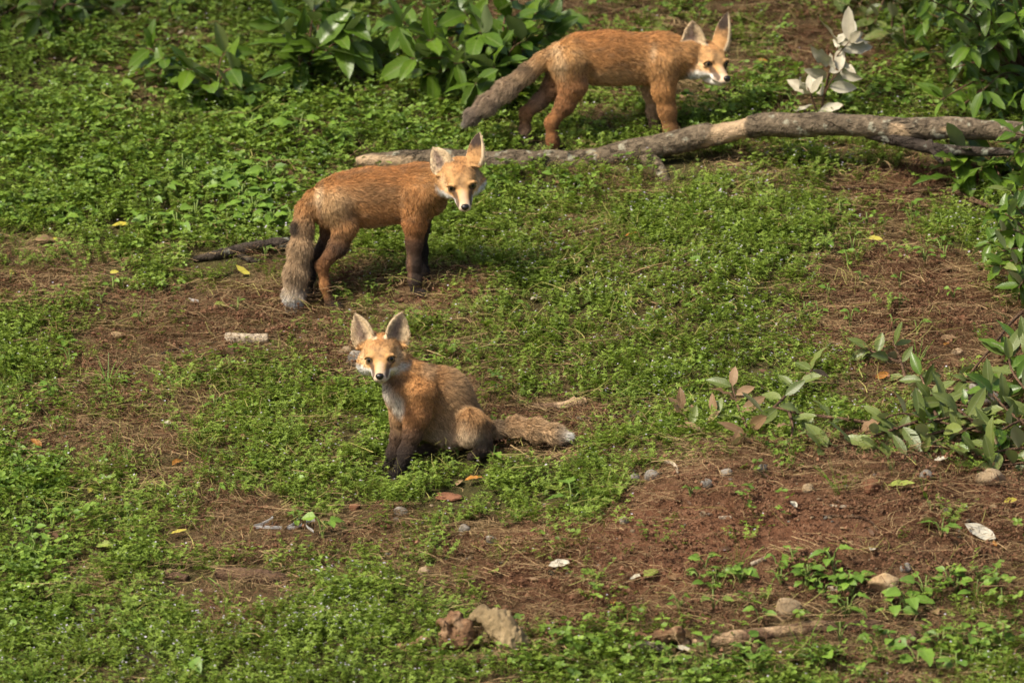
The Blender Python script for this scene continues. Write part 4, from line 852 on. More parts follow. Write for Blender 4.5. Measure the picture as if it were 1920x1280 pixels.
# young laurel suckers along the top of the bank
def fan(foot, tips, dy=-.05, mid=.5):
    out = []
    f = gp(*foot)
    for (tx, ty, td) in tips:
        e = at(tx, ty, f[1] + td); m = (f + e) / 2 + np.array([0, 0, .03]); out.append([f, m, e])
    return out
shrub('laurel_shrub', 'leafy laurel shrub with large glossy leaves behind the tail of the fox behind the log', fan((930, 165), [(745, 40, -.05), (800, 75, -.08), (770, 110, -.12), (870, 20, -.02), (900, 60, -.10), (850, 120, -.14), (960, 30, .02), (985, 75, -.05), (925, 130, -.16), (830, -10, .05), (1010, 20, .05), (1040, 60, .1), (960, -30, .08), (760, -20, .06), (890, 160, -.2), (1060, 15, .15), (800, 140, -.1)]),
      [('laurel', 1.0)], M(80), 41, upbias=.05, spacing=M(19))
shrub('laurel_shrub', 'laurel sucker with long upright leaf beside the bare brown soil', fan((575, 150), [(590, 15, .0), (545, 70, -.04), (640, 35, -.02), (660, 75, -.04), (600, 90, -.08), (560, 125, -.10), (690, 80, .0), (520, 40, .03), (625, -20, .05)]), [('laurel', .93), ('dull', .07)], M(88), 43, upbias=.15, spacing=M(24))
shrub('laurel_shrub', 'low laurel sprig with pale lime leaf among the upper weeds', fan((400, 190), [(350, 130, -.02), (425, 95, .0), (440, 130, -.03), (390, 165, -.06), (470, 185, -.08), (360, 185, -.05)]), [('laurel', .9), ('dull', .1)], M(72), 45, upbias=.1, spacing=M(24))
shrub('laurel_shrub', 'small dark laurel sprig at the soil patch near the mushroom', fan((310, 160), [(275, 90, .0), (305, 110, -.03), (330, 125, -.04), (300, 150, -.06)]), [('laurel', 1.)], M(62), 46, upbias=.15)
shrub('ivy_shrub', 'dark blue-green leafy plant at the shady top corner of the bank', fan((90, 60), [(60, -10, .0), (85, 20, -.04), (120, -20, .04), (30, -30, .05), (150, 10, .0), (70, 35, -.08)]), [('laurel', .6), ('dull', .4)], M(55), 47, upbias=.1)
shrub('laurel_shrub', 'laurel shrub at the top of the bank over the shady soil', fan((690, -20), [(620, -60, .0), (680, -40, -.08), (740, -70, .0), (560, -90, .1), (820, -80, .1), (480, -80, .1), (700, -120, .1), (640, -10, -.1)]), [('laurel', 1.)], M(85), 48, upbias=.1)
CLEAR.extend((*at(1245, 335, ylog - .10)[:2], M(o)) for o in (14, 26))
shrub('laurel_shrub', 'dark laurel shrub hanging over the shady top corner of the bank', fan((200, -30), [(20, -10, -0.124), (70, 15, -0.192), (130, -5, -0.138), (190, 20, -0.205), (250, 5, -0.165), (310, -15, -0.111), (150, 35, -0.246), (240, -40, -0.070), (90, -45, -0.070), (340, 10, -0.178), (0, 30, -0.232)]), [('laurel', .8), ('dull', .2)], M(58), 58, upbias=.05, spacing=M(22))
shrub('laurel_shrub', 'olive laurel sprays hanging behind the pale silvery sprig', fan((1680, -10), [(1560, 0, -0.097), (1600, 20, -0.151), (1640, 45, -0.219), (1670, 70, -0.286), (1620, -25, -0.070), (1690, 20, -0.151), (1580, -20, -0.070), (1700, 100, -0.367)]), [('dull', .7), ('laurel', .3)], M(56), 59, upbias=.05, spacing=M(24))
# the big laurel bush at the right
f = gp(1930, 150); tips = []
g = np.random.default_rng(5)
for j in range(46):
    tx, ty = g.uniform(1670, 1960), g.uniform(-60, 205); 
    if (tx - 1690) < (ty - 40) * .55: tx += 90
    tips.append((tx, ty, g.uniform(-.30, .12)))
stems = fan((1930, 150), tips)
shrub('laurel_bush', 'dense dark laurel bush with small glossy leaves over the end of the log', stems, [('laurel', 1.0)], M(54), 51, upbias=.05, spacing=M(26), bare=.45)
stems = fan((2010, 60), [(g.uniform(1720, 2100), g.uniform(-160, 80), g.uniform(-.25, .2)) for _ in range(40)])
shrub('laurel_bush', 'taller dark laurel bush standing behind the one over the log', stems, [('laurel', 1.0)], M(58), 57, upbias=.05, spacing=M(28), bare=.4)
shrub('laurel_shrub', 'laurel twig with broad leaves hanging below the end of the log', fan((1850, 330), [(1795, 315, -.06), (1800, 285, -.04), (1840, 320, -.10), (1870, 295, -.05), (1880, 345, -.1), (1780, 345, -.05)]), [('laurel', 1.)], M(78), 52, upbias=.0)
shrub('laurel_shrub', 'laurel twig with leaves crossing over the bark at the end of the log', [[at(1960, 270, ylog - .26), at(1925, 255, ylog - .27), at(1895, 250, ylog - .28)], [at(1960, 275, ylog - .26), at(1930, 275, ylog - .27), at(1905, 290, ylog - .28)]], [('laurel', 1.)], M(52), 53, upbias=.05, base=gp(1955, 315))
shrub('laurel_shrub', 'small-leaved laurel shrub at the edge of the bare soil under the dry stick', fan((1960, 520), [(1885, 400, -.04), (1900, 430, -.06), (1880, 470, -.1), (1930, 400, .0), (1900, 500, -.12), (1925, 460, -.08), (1940, 370, .04), (1900, 380, .0), (1935, 520, -.15), (1870, 430, -.06), (1860, 400, -.02), (1890, 350, .04), (1915, 340, .06), (1875, 500, -.12), (1910, 540, -.16), (1850, 455, -.08)]), [('laurel', .8), ('dull', .2)], M(44), 54, upbias=.1, spacing=M(19))
# the pale sprig
f = gp(1535, 225); sp = at(1575, 75, f[1] - .02); sp2 = at(1530, 150, f[1] - .06)
shrub('silver_sprig', 'sprig of pale silvery dead leaves standing behind the log', [[f, at(1555, 140, f[1]), sp], [at(1545, 180, f[1]), at(1560, 120, f[1] - .02), at(1600, 70, f[1] - .03)], [f, at(1528, 200, f[1] - .02), at(1515, 165, f[1] - .03)], [at(1545, 180, f[1]), at(1560, 150, f[1] - .03), at(1580, 130, f[1] - .05)]], [('silver', 1.)], M(62), 55, upbias=.25, spacing=M(34), bare=.25, tip=3, facing=(-.3, -.9, .5))
# cut branches with wilting leaves at the right
def cut(label, seed, rows, kinds, size, sp=None, h=None, **kw):
    st = []
    for row in rows: st.append([gp(a, b, M(c)) for a, b, c in row])
    return shrub('cut_laurel_branch', label, st, kinds, size, seed, 'branch', spacing=sp or size * .55, upbias=.1, stemr=kw.pop('stemr', 3.4), stemmat=BARKB, **kw)
cut('cut laurel branch with forked bare stem and few wilted leaves by the soil mound', 61, [[(1650, 795, 12), (1580, 785, 22), (1500, 775, 34), (1450, 765, 38), (1415, 790, 24), (1392, 828, 6)], [(1450, 765, 38), (1490, 725, 40), (1525, 690, 44)], [(1480, 772, 36), (1486, 800, 22), (1482, 832, 6)], [(1400, 800, 18), (1385, 765, 28), (1372, 720, 38)]], [('dull', .55), ('dead', .45)], M(50), sp=M(26), bare=.2, tip=2)
cut('cut laurel branch with dense wilting green leaves beside the boulder', 62, [[(1920, 820, 14), (1840, 810, 26), (1760, 790, 34), (1690, 775, 40), (1650, 790, 30)], [(1800, 800, 30), (1740, 815, 22), (1680, 830, 12), (1640, 845, 6)], [(1840, 810, 26), (1800, 770, 44), (1760, 750, 52)], [(1720, 790, 36), (1660, 810, 26), (1600, 830, 12), (1530, 845, 5)], [(1760, 790, 30), (1740, 740, 46), (1725, 700, 52)]], [('dull', .82), ('laurel', .12), ('dead', .06)], M(58), sp=M(17))
cut('heap of leafy cut laurel at the edge of the frame above the mossy stone', 63, [[(1990, 830, 20), (1930, 800, 40), (1880, 760, 60), (1850, 720, 70)], [(1990, 850, 16), (1920, 840, 30), (1850, 850, 20), (1800, 862, 8)], [(1980, 800, 40), (1940, 750, 64), (1900, 700, 70), (1890, 660, 70)], [(1960, 860, 16), (1900, 870, 14), (1850, 872, 8)], [(1960, 780, 50), (1910, 790, 46), (1870, 810, 34)], [(1990, 720, 60), (1950, 690, 66), (1910, 640, 66)]], [('dull', .6), ('laurel', .4)], M(60), sp=M(17))
cut('low heap of small-leaved cut laurel twigs in front of the boulder', 67, [[(1900, 760, 30), (1850, 770, 36), (1800, 760, 34), (1750, 765, 22)], [(1880, 790, 30), (1830, 800, 34), (1780, 815, 22), (1740, 835, 10)], [(1900, 820, 24), (1860, 835, 24), (1810, 850, 14)], [(1880, 740, 40), (1840, 720, 46), (1800, 715, 44)], [(1830, 790, 36), (1790, 780, 42), (1720, 800, 30)], [(1780, 830, 16), (1720, 850, 10), (1660, 858, 5)]], [('dull', .72), ('laurel', .22), ('dead', .06)], M(44), sp=M(13))
cut('long bare grey twig leaning across the cut branches with leaves at its foot', 64, [[(1950, 560, 30), (1900, 600, 34), (1860, 650, 38), (1800, 720, 26), (1740, 765, 14)], [(1860, 650, 38), (1890, 650, 44), (1925, 640, 50)]], [('dull', .8), ('laurel', .2)], M(46), sp=M(60), bare=.1)
cut('thin cut twig with drooping leaves in the weeds above the cut branches', 65, [[(1700, 720, 8), (1690, 680, 26), (1675, 640, 38)], [(1690, 680, 26), (1650, 665, 30), (1620, 650, 30)]], [('dull', 1.)], M(46), sp=M(34))
cut('wilted laurel twig with brown leaves near the tail of the sitting fox', 66, [[(1310, 815, 5), (1290, 790, 14), (1275, 765, 20)], [(1310, 815, 5), (1330, 790, 16), (1350, 775, 20)], [(1320, 825, 4), (1350, 835, 6), (1380, 840, 5)]], [('dull', .4), ('dead', .6)], M(38), sp=M(24))

# ------------------------------------------------------------------ single weeds with broad leaves
def weed(px, py, n, size, seed, label, group, kind='weed', h=.5, name='weed_plant'):
    g = np.random.default_rng(seed); b = gp(px, py); root = empty(name, b, label, 'plant', group); a0 = g.uniform(0, 6.28)
    for j in range(n):
        a = a0 + j * 2.4 + g.uniform(-.3, .3); out = np.array([math.cos(a), math.sin(a), 0]); L = size * g.uniform(.5, 1.1); hh = size * h * g.uniform(.6, 1.6) + .008
        e = b + out * L * .55 + np.array([0, 0, hh + SLOPE * out[1] * L * .5]); V, F = tube(smooth_path([b, (b + e) / 2 + np.array([0, 0, hh * .25]), e], 5), M(1.5), 5, cap=False); mobj('stalk', new_mesh('stalk', V - b, F), STEMG, root)
        place_leaf(LV[kind][g.integers(4)], e, out + np.array([0, 0, g.uniform(-.3, .35)]), np.array([0, -.35, 1]) + g.normal(size=3) * .25, size * g.uniform(.65, 1.15), root, b)
    return root
def weeds(rows, label, group, kind, seed, h=.5):
    mid = sorted(r_[3] for r_ in rows)[len(rows) // 2]; words = {2: 'two', 3: 'three', 4: 'four', 5: 'five', 6: 'six', 7: 'seven'}
    for j, (x, y, n, s) in enumerate(rows):
        if any(abs(x - a) < 48 and -18 < y - b < 50 for a, b in ((1655, 1090), (1479, 1140), (1700, 1064), (1838, 1000), (1690, 908))): continue
        lb = label.replace(' with few leaves', ''); big = 'larger' if s > mid else 'smaller'
        weed(x, y, n, M(s), seed + j, f'{big} {words[n]}-leaved {lb}', group, kind, h)
g = np.random.default_rng(91)
weeds([(g.uniform(250, 560), g.uniform(330, 440), int(g.integers(4, 8)), g.uniform(22, 38)) for _ in range(34)], 'broad green weed in the thick patch behind the fox with hanging tail', 'broad-leaved weeds on the upper bank', 'weed', 200, .7)
weeds([(g.uniform(0, 250), g.uniform(320, 430), int(g.integers(4, 7)), g.uniform(18, 30)) for _ in range(18)], 'broad weed on the upper bank by the bare strip', 'small broad-leaved weeds of the upper bank', 'weed', 260, .6)
weeds([(g.uniform(0, 860), g.uniform(180, 330), int(g.integers(4, 7)), g.uniform(16, 26)) for _ in range(70)], 'leafy weed on the green slope below the laurel shrubs', 'leafy weeds below the laurels', 'weed', 300, .6)
weeds([(g.uniform(910, 1120), g.uniform(325, 380), int(g.integers(3, 6)), g.uniform(16, 24)) for _ in range(12)], 'yellowish leafy weed just below the log', 'weeds below the log', 'weed', 400, .6)
weeds([(g.uniform(1560, 1900), g.uniform(1080, 1160), int(g.integers(3, 6)), g.uniform(18, 30)) for _ in range(24)], 'leafy weed growing beside the cream stone', 'weeds around the cream stone', 'weed', 450, .6)
weeds([(g.uniform(1250, 1600), g.uniform(1050, 1180), int(g.integers(3, 6)), g.uniform(18, 28)) for _ in range(22)], 'leafy weed at the foot of the soil mound', 'weeds at the foot of the mound', 'weed', 500, .6)
weeds([(g.uniform(1200, 1900), g.uniform(1200, 1275), int(g.integers(3, 6)), g.uniform(20, 32)) for _ in range(22)], 'leafy weed below the weathered branch', 'weeds below the weathered branch', 'weed', 540, .6)
weeds([(g.uniform(1400, 1900), g.uniform(150, 220), int(g.integers(3, 6)), g.uniform(16, 26)) for _ in range(20)], 'leafy green weed growing behind the log', 'weeds behind the log', 'weed', 580, .6)
weeds([(g.uniform(1500, 1800), g.uniform(400, 640), int(g.integers(2, 5)), g.uniform(12, 20)) for _ in range(26)], 'seedling with few leaves on the thin soil below the log', 'seedlings on the thin soil', 'weed', 620, .9)
weeds([(g.uniform(0, 560), g.uniform(480, 1000), int(g.integers(2, 5)), g.uniform(12, 19)) for _ in range(34)], 'seedling with few leaves on the strawy slope', 'seedlings on the strawy slope', 'weed', 660, .8)
weeds([(g.uniform(0, 140), g.uniform(860, 1080), int(g.integers(4, 7)), g.uniform(14, 20)) for _ in range(18)], 'lush weed at the edge of the strawy slope', 'lush weeds at the edge of the strawy slope', 'weed', 700, .7)
for j, (x, y, n, s, lb) in enumerate([(1072, 952, 4, 38, 'weed with four broad leaves on the edge of the soil mound'), (605, 1010, 4, 38, 'broad-leaved weed at the strawy path by the white plastic strip'), (1765, 1005, 5, 30, 'dark lobed seedling on bare soil beside the bleached leaf'),
    (1560, 1065, 4, 34, 'toothed weed at the lower edge of the soil mound'), (1590, 1155, 5, 38, 'toothed weed with pointed leaves behind the weathered branch'), (1700, 1150, 5, 36, 'broad weed with three leaves right of the weathered branch'), (1720, 1250, 4, 42, 'large scallop-leaved weed at the bottom of the bank'),
    (1412, 1265, 3, 44, 'pale blue-green broad weed in the tall grass'), (925, 862, 3, 24, 'heart-leaved seedling beside the hind foot of the sitting fox'), (858, 855, 3, 24, 'heart-leaved seedling at the belly of the sitting fox'), (560, 985, 2, 26, 'single upright leaf beside the white plastic strip'),
    (360, 1270, 2, 34, 'round pale leaf in the flowery grass'), (45, 1190, 4, 26, 'small weed on the bare soil patch among flowers'), (1295, 930, 4, 14, 'clover seedling on the soil mound'), (1325, 510, 2, 26, 'weed with round blue-green leaf in the yellowing grass'), (560, 260, 6, 40, 'large-leaved plant left of the end of the log'), (470, 250, 6, 36, 'dark large-leaved plant under the laurel sprig')]):
    weed(x, y, n, M(s), 800 + j, lb, None, 'weedlance' if 'toothed' in lb or 'lobed' in lb else 'weed', .6)

# ------------------------------------------------------------------ fallen leaves and litter lying singly
def fallen(px, py, L, mat, label, seed, name='fallen_leaf', ang=None, tilt=.25, group=None, width=.5, cat='leaf', lift=6):
    g = np.random.default_rng(seed); V, F = leaf_geo(7, .03, g.uniform(.1, .5), g.uniform(-.25, .35), width, 'laurel', seed, 0.03)
    a = g.uniform(0, 6.28) if ang is None else R(ang); x, y, z = frame((math.cos(a), math.sin(a), SLOPE * math.sin(a) + g.uniform(-tilt, tilt)), (g.normal() * tilt, -.35 + g.normal() * tilt, 1))
    W = (V - [.5, 0, 0]) @ np.array([x, y, z]) * M(L); b = gp(px, py, M(lift)); me = new_mesh(name, W, F, True, np.full(len(V), g.random())); 
    # object coordinates must follow the blade for its midrib, so keep the blade flat in the mesh and turn the object
    me = new_mesh(name, V - [.5, 0, 0], F, True, np.full(len(V), g.random())); o = mobj(name, me, mat, None, (0, 0, 0))
    CLEAR.append((b[0], b[1], M(L) * .42)); s = M(L); o.matrix_world = Matrix(((x[0] * s, y[0] * s, z[0] * s, b[0]), (x[1] * s, y[1] * s, z[1] * s, b[1]), (x[2] * s, y[2] * s, z[2] * s, b[2]), (0, 0, 0, 1)))
    return tag(o, label, cat, group)
for j, (x, y, L, m, lb, an) in enumerate([
    (455, 509, 32, YELL, 'bright yellow fallen leaf on the straw behind the standing fox', 160), (26, 509, 30, YELL, 'yellow fallen leaf at the edge of the strawy slope', 60), (225, 418, 36, YELL, 'yellow fallen leaf among the upper weeds', 170),
    (103, 446, 16, YELL, 'small yellow leaf beside a curled brown one', 90), (215, 509, 20, YELL, 'yellow leaf fragment on the dark bare strip', 30), (415, 571, 28, LIME, 'yellow-green leaf on the straw near the white tail tip', 10), (198, 1024, 34, LIME, 'yellow-green fallen leaf in the grass of the lower slope', 5),
    (335, 999, 28, YELL, 'dull yellow leaf in the grass above the rotten branch', 0), (168, 916, 22, YELL, 'small yellow leaf standing in the strawy slope', 80), (888, 898, 34, ORNG, 'orange and yellow fallen leaf below the sitting fox', 20), (925, 1068, 36, LIME, 'upright yellow-green leaf on the strawy path', 110),
    (1183, 440, 24, ORNG, 'orange fallen leaf in the yellowing grass', 20), (1640, 450, 30, YELL, 'yellow leaf on the thin soil below the log', 5), (1840, 205, 30, YELL, 'yellow leaf under the laurel bush', 60), (1880, 182, 26, YELL, 'lime-yellow leaf under the laurel bush by the log', 10), (1490, 73, 24, ORNG, 'orange leaf on the brown litter above the fox behind the log', 10), (1430, 113, 22, ORNG, 'orange leaf beside the muzzle of the fox behind the log', 150), (1645, 110, 18, ORNG, 'small orange leaf under the pale sprig', 60),
    (1838, 1000, 58, WHITEL, 'big bleached white leaf lying on the soil mound edge', 165), (1742, 971, 38, DEADL, 'tan curled dead leaf on the soil mound', 20), (1690, 908, 48, LIME, 'large lime-green leaf at the corner of the soil mound', 5), (1220, 1074, 44, LIME, 'lime-green leaf curling beside the soil mound', 55), (1195, 1082, 30, WHITEL, 'pale cream leaf at the lower edge of the mound', 30), (1260, 1080, 28, DEADL, 'pale dry leaf at the lower edge of the mound', 120),
    (1475, 962, 22, LIME, 'small green leaf on the bare soil mound', 20), (1488, 944, 20, WHITEL, 'small white leaf scrap on the bare soil mound', 130), (1635, 1028, 26, WHITEL, 'two-lobed pale leaf scrap on the soil mound', 80), (1048, 1060, 38, WHITEL, 'pale cream curled leaf on the strawy soil', 15), (1035, 915, 26, LIME, 'pale green leaf on the strawy soil edge', 5), (1865, 1018, 18, ORNG, 'orange leaf beside the bleached white leaf', 100), (1912, 1010, 18, ORNG, 'orange leaf in the weeds by the bleached leaf', 90), (1895, 938, 26, YELL, 'yellow leaf below the mossy stone', 20),
    (1500, 1068, 34, DEADL, 'curled pale dead leaf at the weed edge below the mound', 120), (1618, 1078, 40, BRNL, 'brown dead leaf behind the cream stone', 20), (1750, 1140, 34, DEADL, 'dry tan leaf in the weeds by the cream stone', 120), (1838, 1030, 30, BRNL, 'brown dead leaf under the bleached leaf', 70), (1278, 1213, 34, WHITEL, 'pale folded leaf by the broken bark', 160), (1150, 1125, 22, ORNG, 'orange leaf standing at the foot of the mound', 80), (68, 830, 26, ORNG, 'rust-orange fallen leaf in the strawy slope', 150), (333, 865, 26, ORNG, 'rust leaf on the grassy slope', 40),
    (452, 815, 22, DEADL, 'tan dead leaf in the grass left of the sitting fox', 120), (312, 790, 22, WHITEL, 'white leaf scrap in the grass left of the sitting fox', 140), (1005, 558, 24, WHITEL, 'white leaf scrap in the grass between the foxes', 20), (1078, 530, 20, BRNL, 'brown leaf in the grass between the foxes', 100), (1190, 560, 24, LIME, 'yellow-green leaf in the grass below the log', 20), (1695, 437, 26, DEADL, 'tan dead leaf on the thin soil below the log', 10), (1720, 538, 26, BRNL, 'brown leaf on the bare soil beside the seedlings', 10), (1780, 632, 34, DEADL, 'curled tan leaf on the bare soil beside the laurel twig', 5), (1775, 645, 22, ORNG, 'orange curled leaf on the bare soil by the laurel twig', 70),
    (1653, 705, 28, ORNG, 'orange-brown leaf hanging at the cut branches', 30), (1128, 215, 26, BRNL, 'upright brown leaf under the belly of the fox behind the log', 95), (1155, 222, 24, DEADL, 'tan curled leaf under the fox behind the log', 15), (1280, 182, 26, DEADL, 'tan curled leaf behind the front leg of the fox behind the log', 20), (340, 60, 16, WHITEL, 'white toadstool-like scrap on the upper bank', 45), (175, 118, 20, DEADL, 'pinkish dead leaf on the upper bank', 150), (140, 110, 26, DEADL, 'thin pale dead leaf on the upper bank', 75), (75, 70, 20, ORNG, 'rust leaf at the shady top of the bank', 20), (260, 65, 18, ORNG, 'orange leaf at the shady top of the bank', 20),
    (85, 447, 40, DEADL, 'curled tan leaf on the edge of the bare strip', 15), (1045, 340, 20, DEADL, 'pale tan leaf just below the log', 110), (995, 330, 16, ORNG, 'pinkish leaf at the foot of the log', 10), (1765, 862, 30, WHITEL, 'pale leaf scrap under the cut laurel', 30), (1385, 745, 44, DEADL, 'large tan dead leaf on the forked cut branch', 60), (1355, 815, 40, DEADL, 'long tan dead leaf below the forked cut branch', 130), (645, 990, 20, LIME, 'small green leaf on the strawy path', 60), (1505, 205, 40, WHITEL, 'pale toothed leaf leaning on the log', 25)]):
    fallen(x, y, L, m, lb, 900 + j, ang=an, tilt=.3, lift=11)
g = np.random.default_rng(93)
for j in range(90):
    z = [(0, 640, 440, 1120), (600, 1250, 860, 1120), (1250, 1900, 870, 1260), (1400, 1900, 300, 700), (1180, 1500, 0, 200), (0, 700, 0, 200)][j % 6]
    m, nm = [(BRNL, 'brown'), (DEADL, 'tan'), (BRNL, 'brown')][j % 3]
    fallen(g.uniform(z[0], z[1]), g.uniform(z[2], z[3]), g.uniform(12, 26), m, f'small {nm} scrap of dead leaf lying in the litter', 1100 + j, tilt=.4, group=f'{nm} scraps of dead leaf in the litter', width=g.uniform(.35, .6), lift=4)
# white plastic strips, paper scrap
PLA = Nodes('white_plastic').set((0.80, 0.80, 0.78), 0.3, 0.5).m; TEAL = Nodes('dark_teal_plastic').set((0.03, 0.07, 0.07), 0.4, 0.5).m
def ribbon(label, paths, mat, wpx=5, name='plastic_strip', cat='plastic'):
    b = gp(*paths[0][0][:2]); r = empty(name, b, label, cat)
    for pth in paths: CLEAR.extend((*gp(a, c)[:2], M(6)) for a, c, h in pth)
    for pth in paths:
        L = smooth_path([gp(a, c, M(h)) for a, c, h in pth], 14); w = np.array([0, -.35, 1.0]) * M(wpx); t = np.array([0, .6, .2]) * M(1.2)
        V = np.vstack([L - w / 2, L + w / 2, L + w / 2 + t, L - w / 2 + t]); n = 14; F = [(s * n + i, s * n + i + 1, ((s + 1) % 4) * n + i + 1, ((s + 1) % 4) * n + i) for s in range(4) for i in range(n - 1)] + [(0, n, 2 * n, 3 * n), (4 * n - 1, 3 * n - 1, 2 * n - 1, n - 1)]
        mobj('strip', new_mesh('strip', V - b, F, False), mat, r)
ribbon('crumpled white plastic strip on the strawy path', [[(474, 986, 5), (490, 982, 7), (505, 975, 11), (512, 970, 13), (510, 985, 6)], [(476, 988, 4), (500, 988, 5), (528, 989, 4)]], PLA, 5)
ribbon('white plastic strip with teal end beside the crumpled one', [[(538, 989, 4), (550, 982, 8), (560, 973, 12)], [(540, 990, 4), (555, 988, 5), (566, 983, 7)], [(590, 975, 10), (576, 977, 9), (575, 986, 6), (588, 996, 3)]], PLA, 5)
ribbon('small white paper scrap on the bare soil patch', [[(160, 1149, 6), (168, 1147, 7), (178, 1146, 6)]], PLA, 9, 'paper_scrap', 'paper')
ribbon('small white bit of plastic on the straw near the tail tip', [[(354, 561, 4), (362, 563, 5), (372, 565, 4)]], PLA, 5, 'plastic_scrap', 'plastic')
ribbon('dark teal scrap of plastic under the cream leaf', [[(1028, 1072, 4), (1036, 1074, 7), (1042, 1070, 8)]], TEAL, 8, 'plastic_scrap', 'plastic')
# ------------------------------------------------------------------ ground cover nobody could count: clumps spread over the bank
hidden = bpy.data.collections.new('clump_sources')     # not linked to the scene: only drawn where the covers place them
def clump_obj(V, F, tint, mat, fmat=None):
    me = new_mesh('clump', V, F, False, tint)
    for m in (mat if isinstance(mat, list) else [mat]): me.materials.append(m)
    if fmat is not None: me.polygons.foreach_set('material_index', fmat)
    o = bpy.data.objects.new('clump', me); return o
class Soup:
    def __init__(s): s.V, s.F, s.T, s.Mi, s.n = [], [], [], [], 0
    def add(s, V, F, t, mi=0):
        V = np.asarray(V); s.V.append(V); s.F += [tuple(i + s.n for i in f) for f in F]; s.T += [t] * len(V) if np.isscalar(t) else list(t); s.Mi += [mi] * len(F); s.n += len(V)
    def obj(s, mat): return clump_obj(np.vstack(s.V), s.F, s.T, mat, s.Mi)
    def leaf(s, p, d, up, L, W, t, fold=.2, mi=0):
        x, y, z = frame(d, up); s.add([p, p + x * L * .45 + y * W / 2 + z * fold * W, p + x * L - z * L * .12, p + x * L * .45 - y * W / 2 + z * fold * W, p + x * L * .5], [(0, 1, 2, 4), (0, 4, 2, 3)] if False else [(0, 4, 1), (4, 2, 1), (0, 3, 4), (4, 3, 2)], t, mi)
    def blade(s, pts, W, t, mi=0):
        pts = np.asarray(pts); T = np.gradient(pts, axis=0); sd = np.cross(T, [0, -.5, 1.0]); sd /= np.linalg.norm(sd, axis=1)[:, None] + 1e-9; n = len(pts); w = np.linspace(1, .35, n)[:, None] * W / 2
        s.add(np.vstack([pts - sd * w, pts + sd * w]), [(i, i + 1, n + i + 1, n + i) for i in range(n - 1)], t, mi)
C_BED = leaf_mat('bedstraw_leaf', (0.064, 0.110, 0.013), (0.270, 0.370, 0.055), .5, .3, .3); C_CLO = leaf_mat('clover_leaf', (0.058, 0.112, 0.013), (0.238, 0.355, 0.052), .5, .3, .3)
C_STEM = leaf_mat('yellowing_stem', (0.16, 0.15, 0.035), (0.40, 0.36, 0.11), .6, .25, .2); C_STRAW = leaf_mat('dry_straw', (0.12, 0.075, 0.038), (0.44, 0.30, 0.15), .75, .2, .1); C_FLOW = leaf_mat('tiny_petal', (0.48, 0.42, 0.52), (0.68, 0.63, 0.68), .6, .2, .3); C_CRUMB = leaf_mat('soil_crumb', (0.08, 0.036, 0.019), (0.25, 0.135, 0.078), .95, .1, .0)
C_GRASS = leaf_mat('grass_blade', (0.07, 0.15, 0.016), (0.22, 0.36, 0.045), .5, .3, .3); C_NEED = leaf_mat('rootlet', (0.055, 0.028, 0.016), (0.19, 0.095, 0.05), .85, .1, .0)
g = np.random.default_rng(17); rv = lambda: g.normal(size=3)
def bed(flower=0.0, H=.032, n=9, rad=.026):
    s = Soup()
    for j in range(n):
        a, r = g.uniform(0, 6.28), rad * math.sqrt(g.random()); p = np.array([r * math.cos(a), r * math.sin(a), -.004]); h = H * g.uniform(.5, 1.25); lean = np.array([math.cos(a), math.sin(a), 0]) * g.uniform(.2, 1.0) + rv() * .25; lean[2] = 1
        t0 = g.random(); q = [p, p + lean * h * .55, p + lean * h + np.array([0, 0, -.1 * h])]; s.blade(q, .0011, t0 * .6)
        for u in (.42, .72, 1.0):
            c = p + lean * h * u; a0 = g.uniform(0, 6.28); tl = np.clip(t0 * .7 + .3 * u + g.normal() * .1, 0, 1)
            for m in range(5):
                b = a0 + m * 1.257; d = np.array([math.cos(b), math.sin(b), g.uniform(-.1, .7)]); s.leaf(c, d, np.array([0, 0, 1.]) + rv() * .2, g.uniform(.006, .0105) * (1.05 - .25 * u), g.uniform(.0024, .0038), tl)
        if g.random() < flower:
            c = p + lean * h * 1.03 + np.array([0, 0, .003])
            for m in range(int(g.integers(1, 3))):
                cc = c + rv() * .002
                for b in range(4): s.leaf(cc, (math.cos(b * 1.57 + .4), math.sin(b * 1.57 + .4), .5), (0, 0, 1), .0027, .0021, g.random(), .1, 1)
    return s.obj([C_BED, C_FLOW])
def clover(H=.034, n=9, rad=.032, L=.0115):
    s = Soup()
    for j in range(n):
        a, r = g.uniform(0, 6.28), rad * math.sqrt(g.random()); p = np.array([r * math.cos(a), r * math.sin(a), -.004]); h = H * g.uniform(.5, 1.2); e = p + np.array([math.cos(a) * .5 + g.normal() * .2, math.sin(a) * .5 + g.normal() * .2, 1]) * h; t = g.random(); s.blade([p, (p + e) / 2, e], .0011, t * .6); a0 = g.uniform(0, 6.28); k = int(g.integers(2, 5)); ll = L * g.uniform(.6, 1.2)
        for m in range(k):
            b = a0 + m * 6.283 / k; x, y, z = frame((math.cos(b), math.sin(b), g.uniform(-.25, .3)), (rv() * .3 + [0, -.2, 1.])); W = ll * .85
            s.add([e, e + x * ll * .35 + y * W * .42 + z * .001, e + x * ll * .85 + y * W * .40, e + x * ll, e + x * ll * .85 - y * W * .40, e + x * ll * .35 - y * W * .42 + z * .001, e + x * ll * .5 - z * .0015], [(0, 6, 1), (1, 6, 2), (2, 6, 3), (3, 6, 4), (4, 6, 5), (5, 6, 0)], np.clip(t + g.normal() * .12, 0, 1))
    return s.obj([C_CLO])
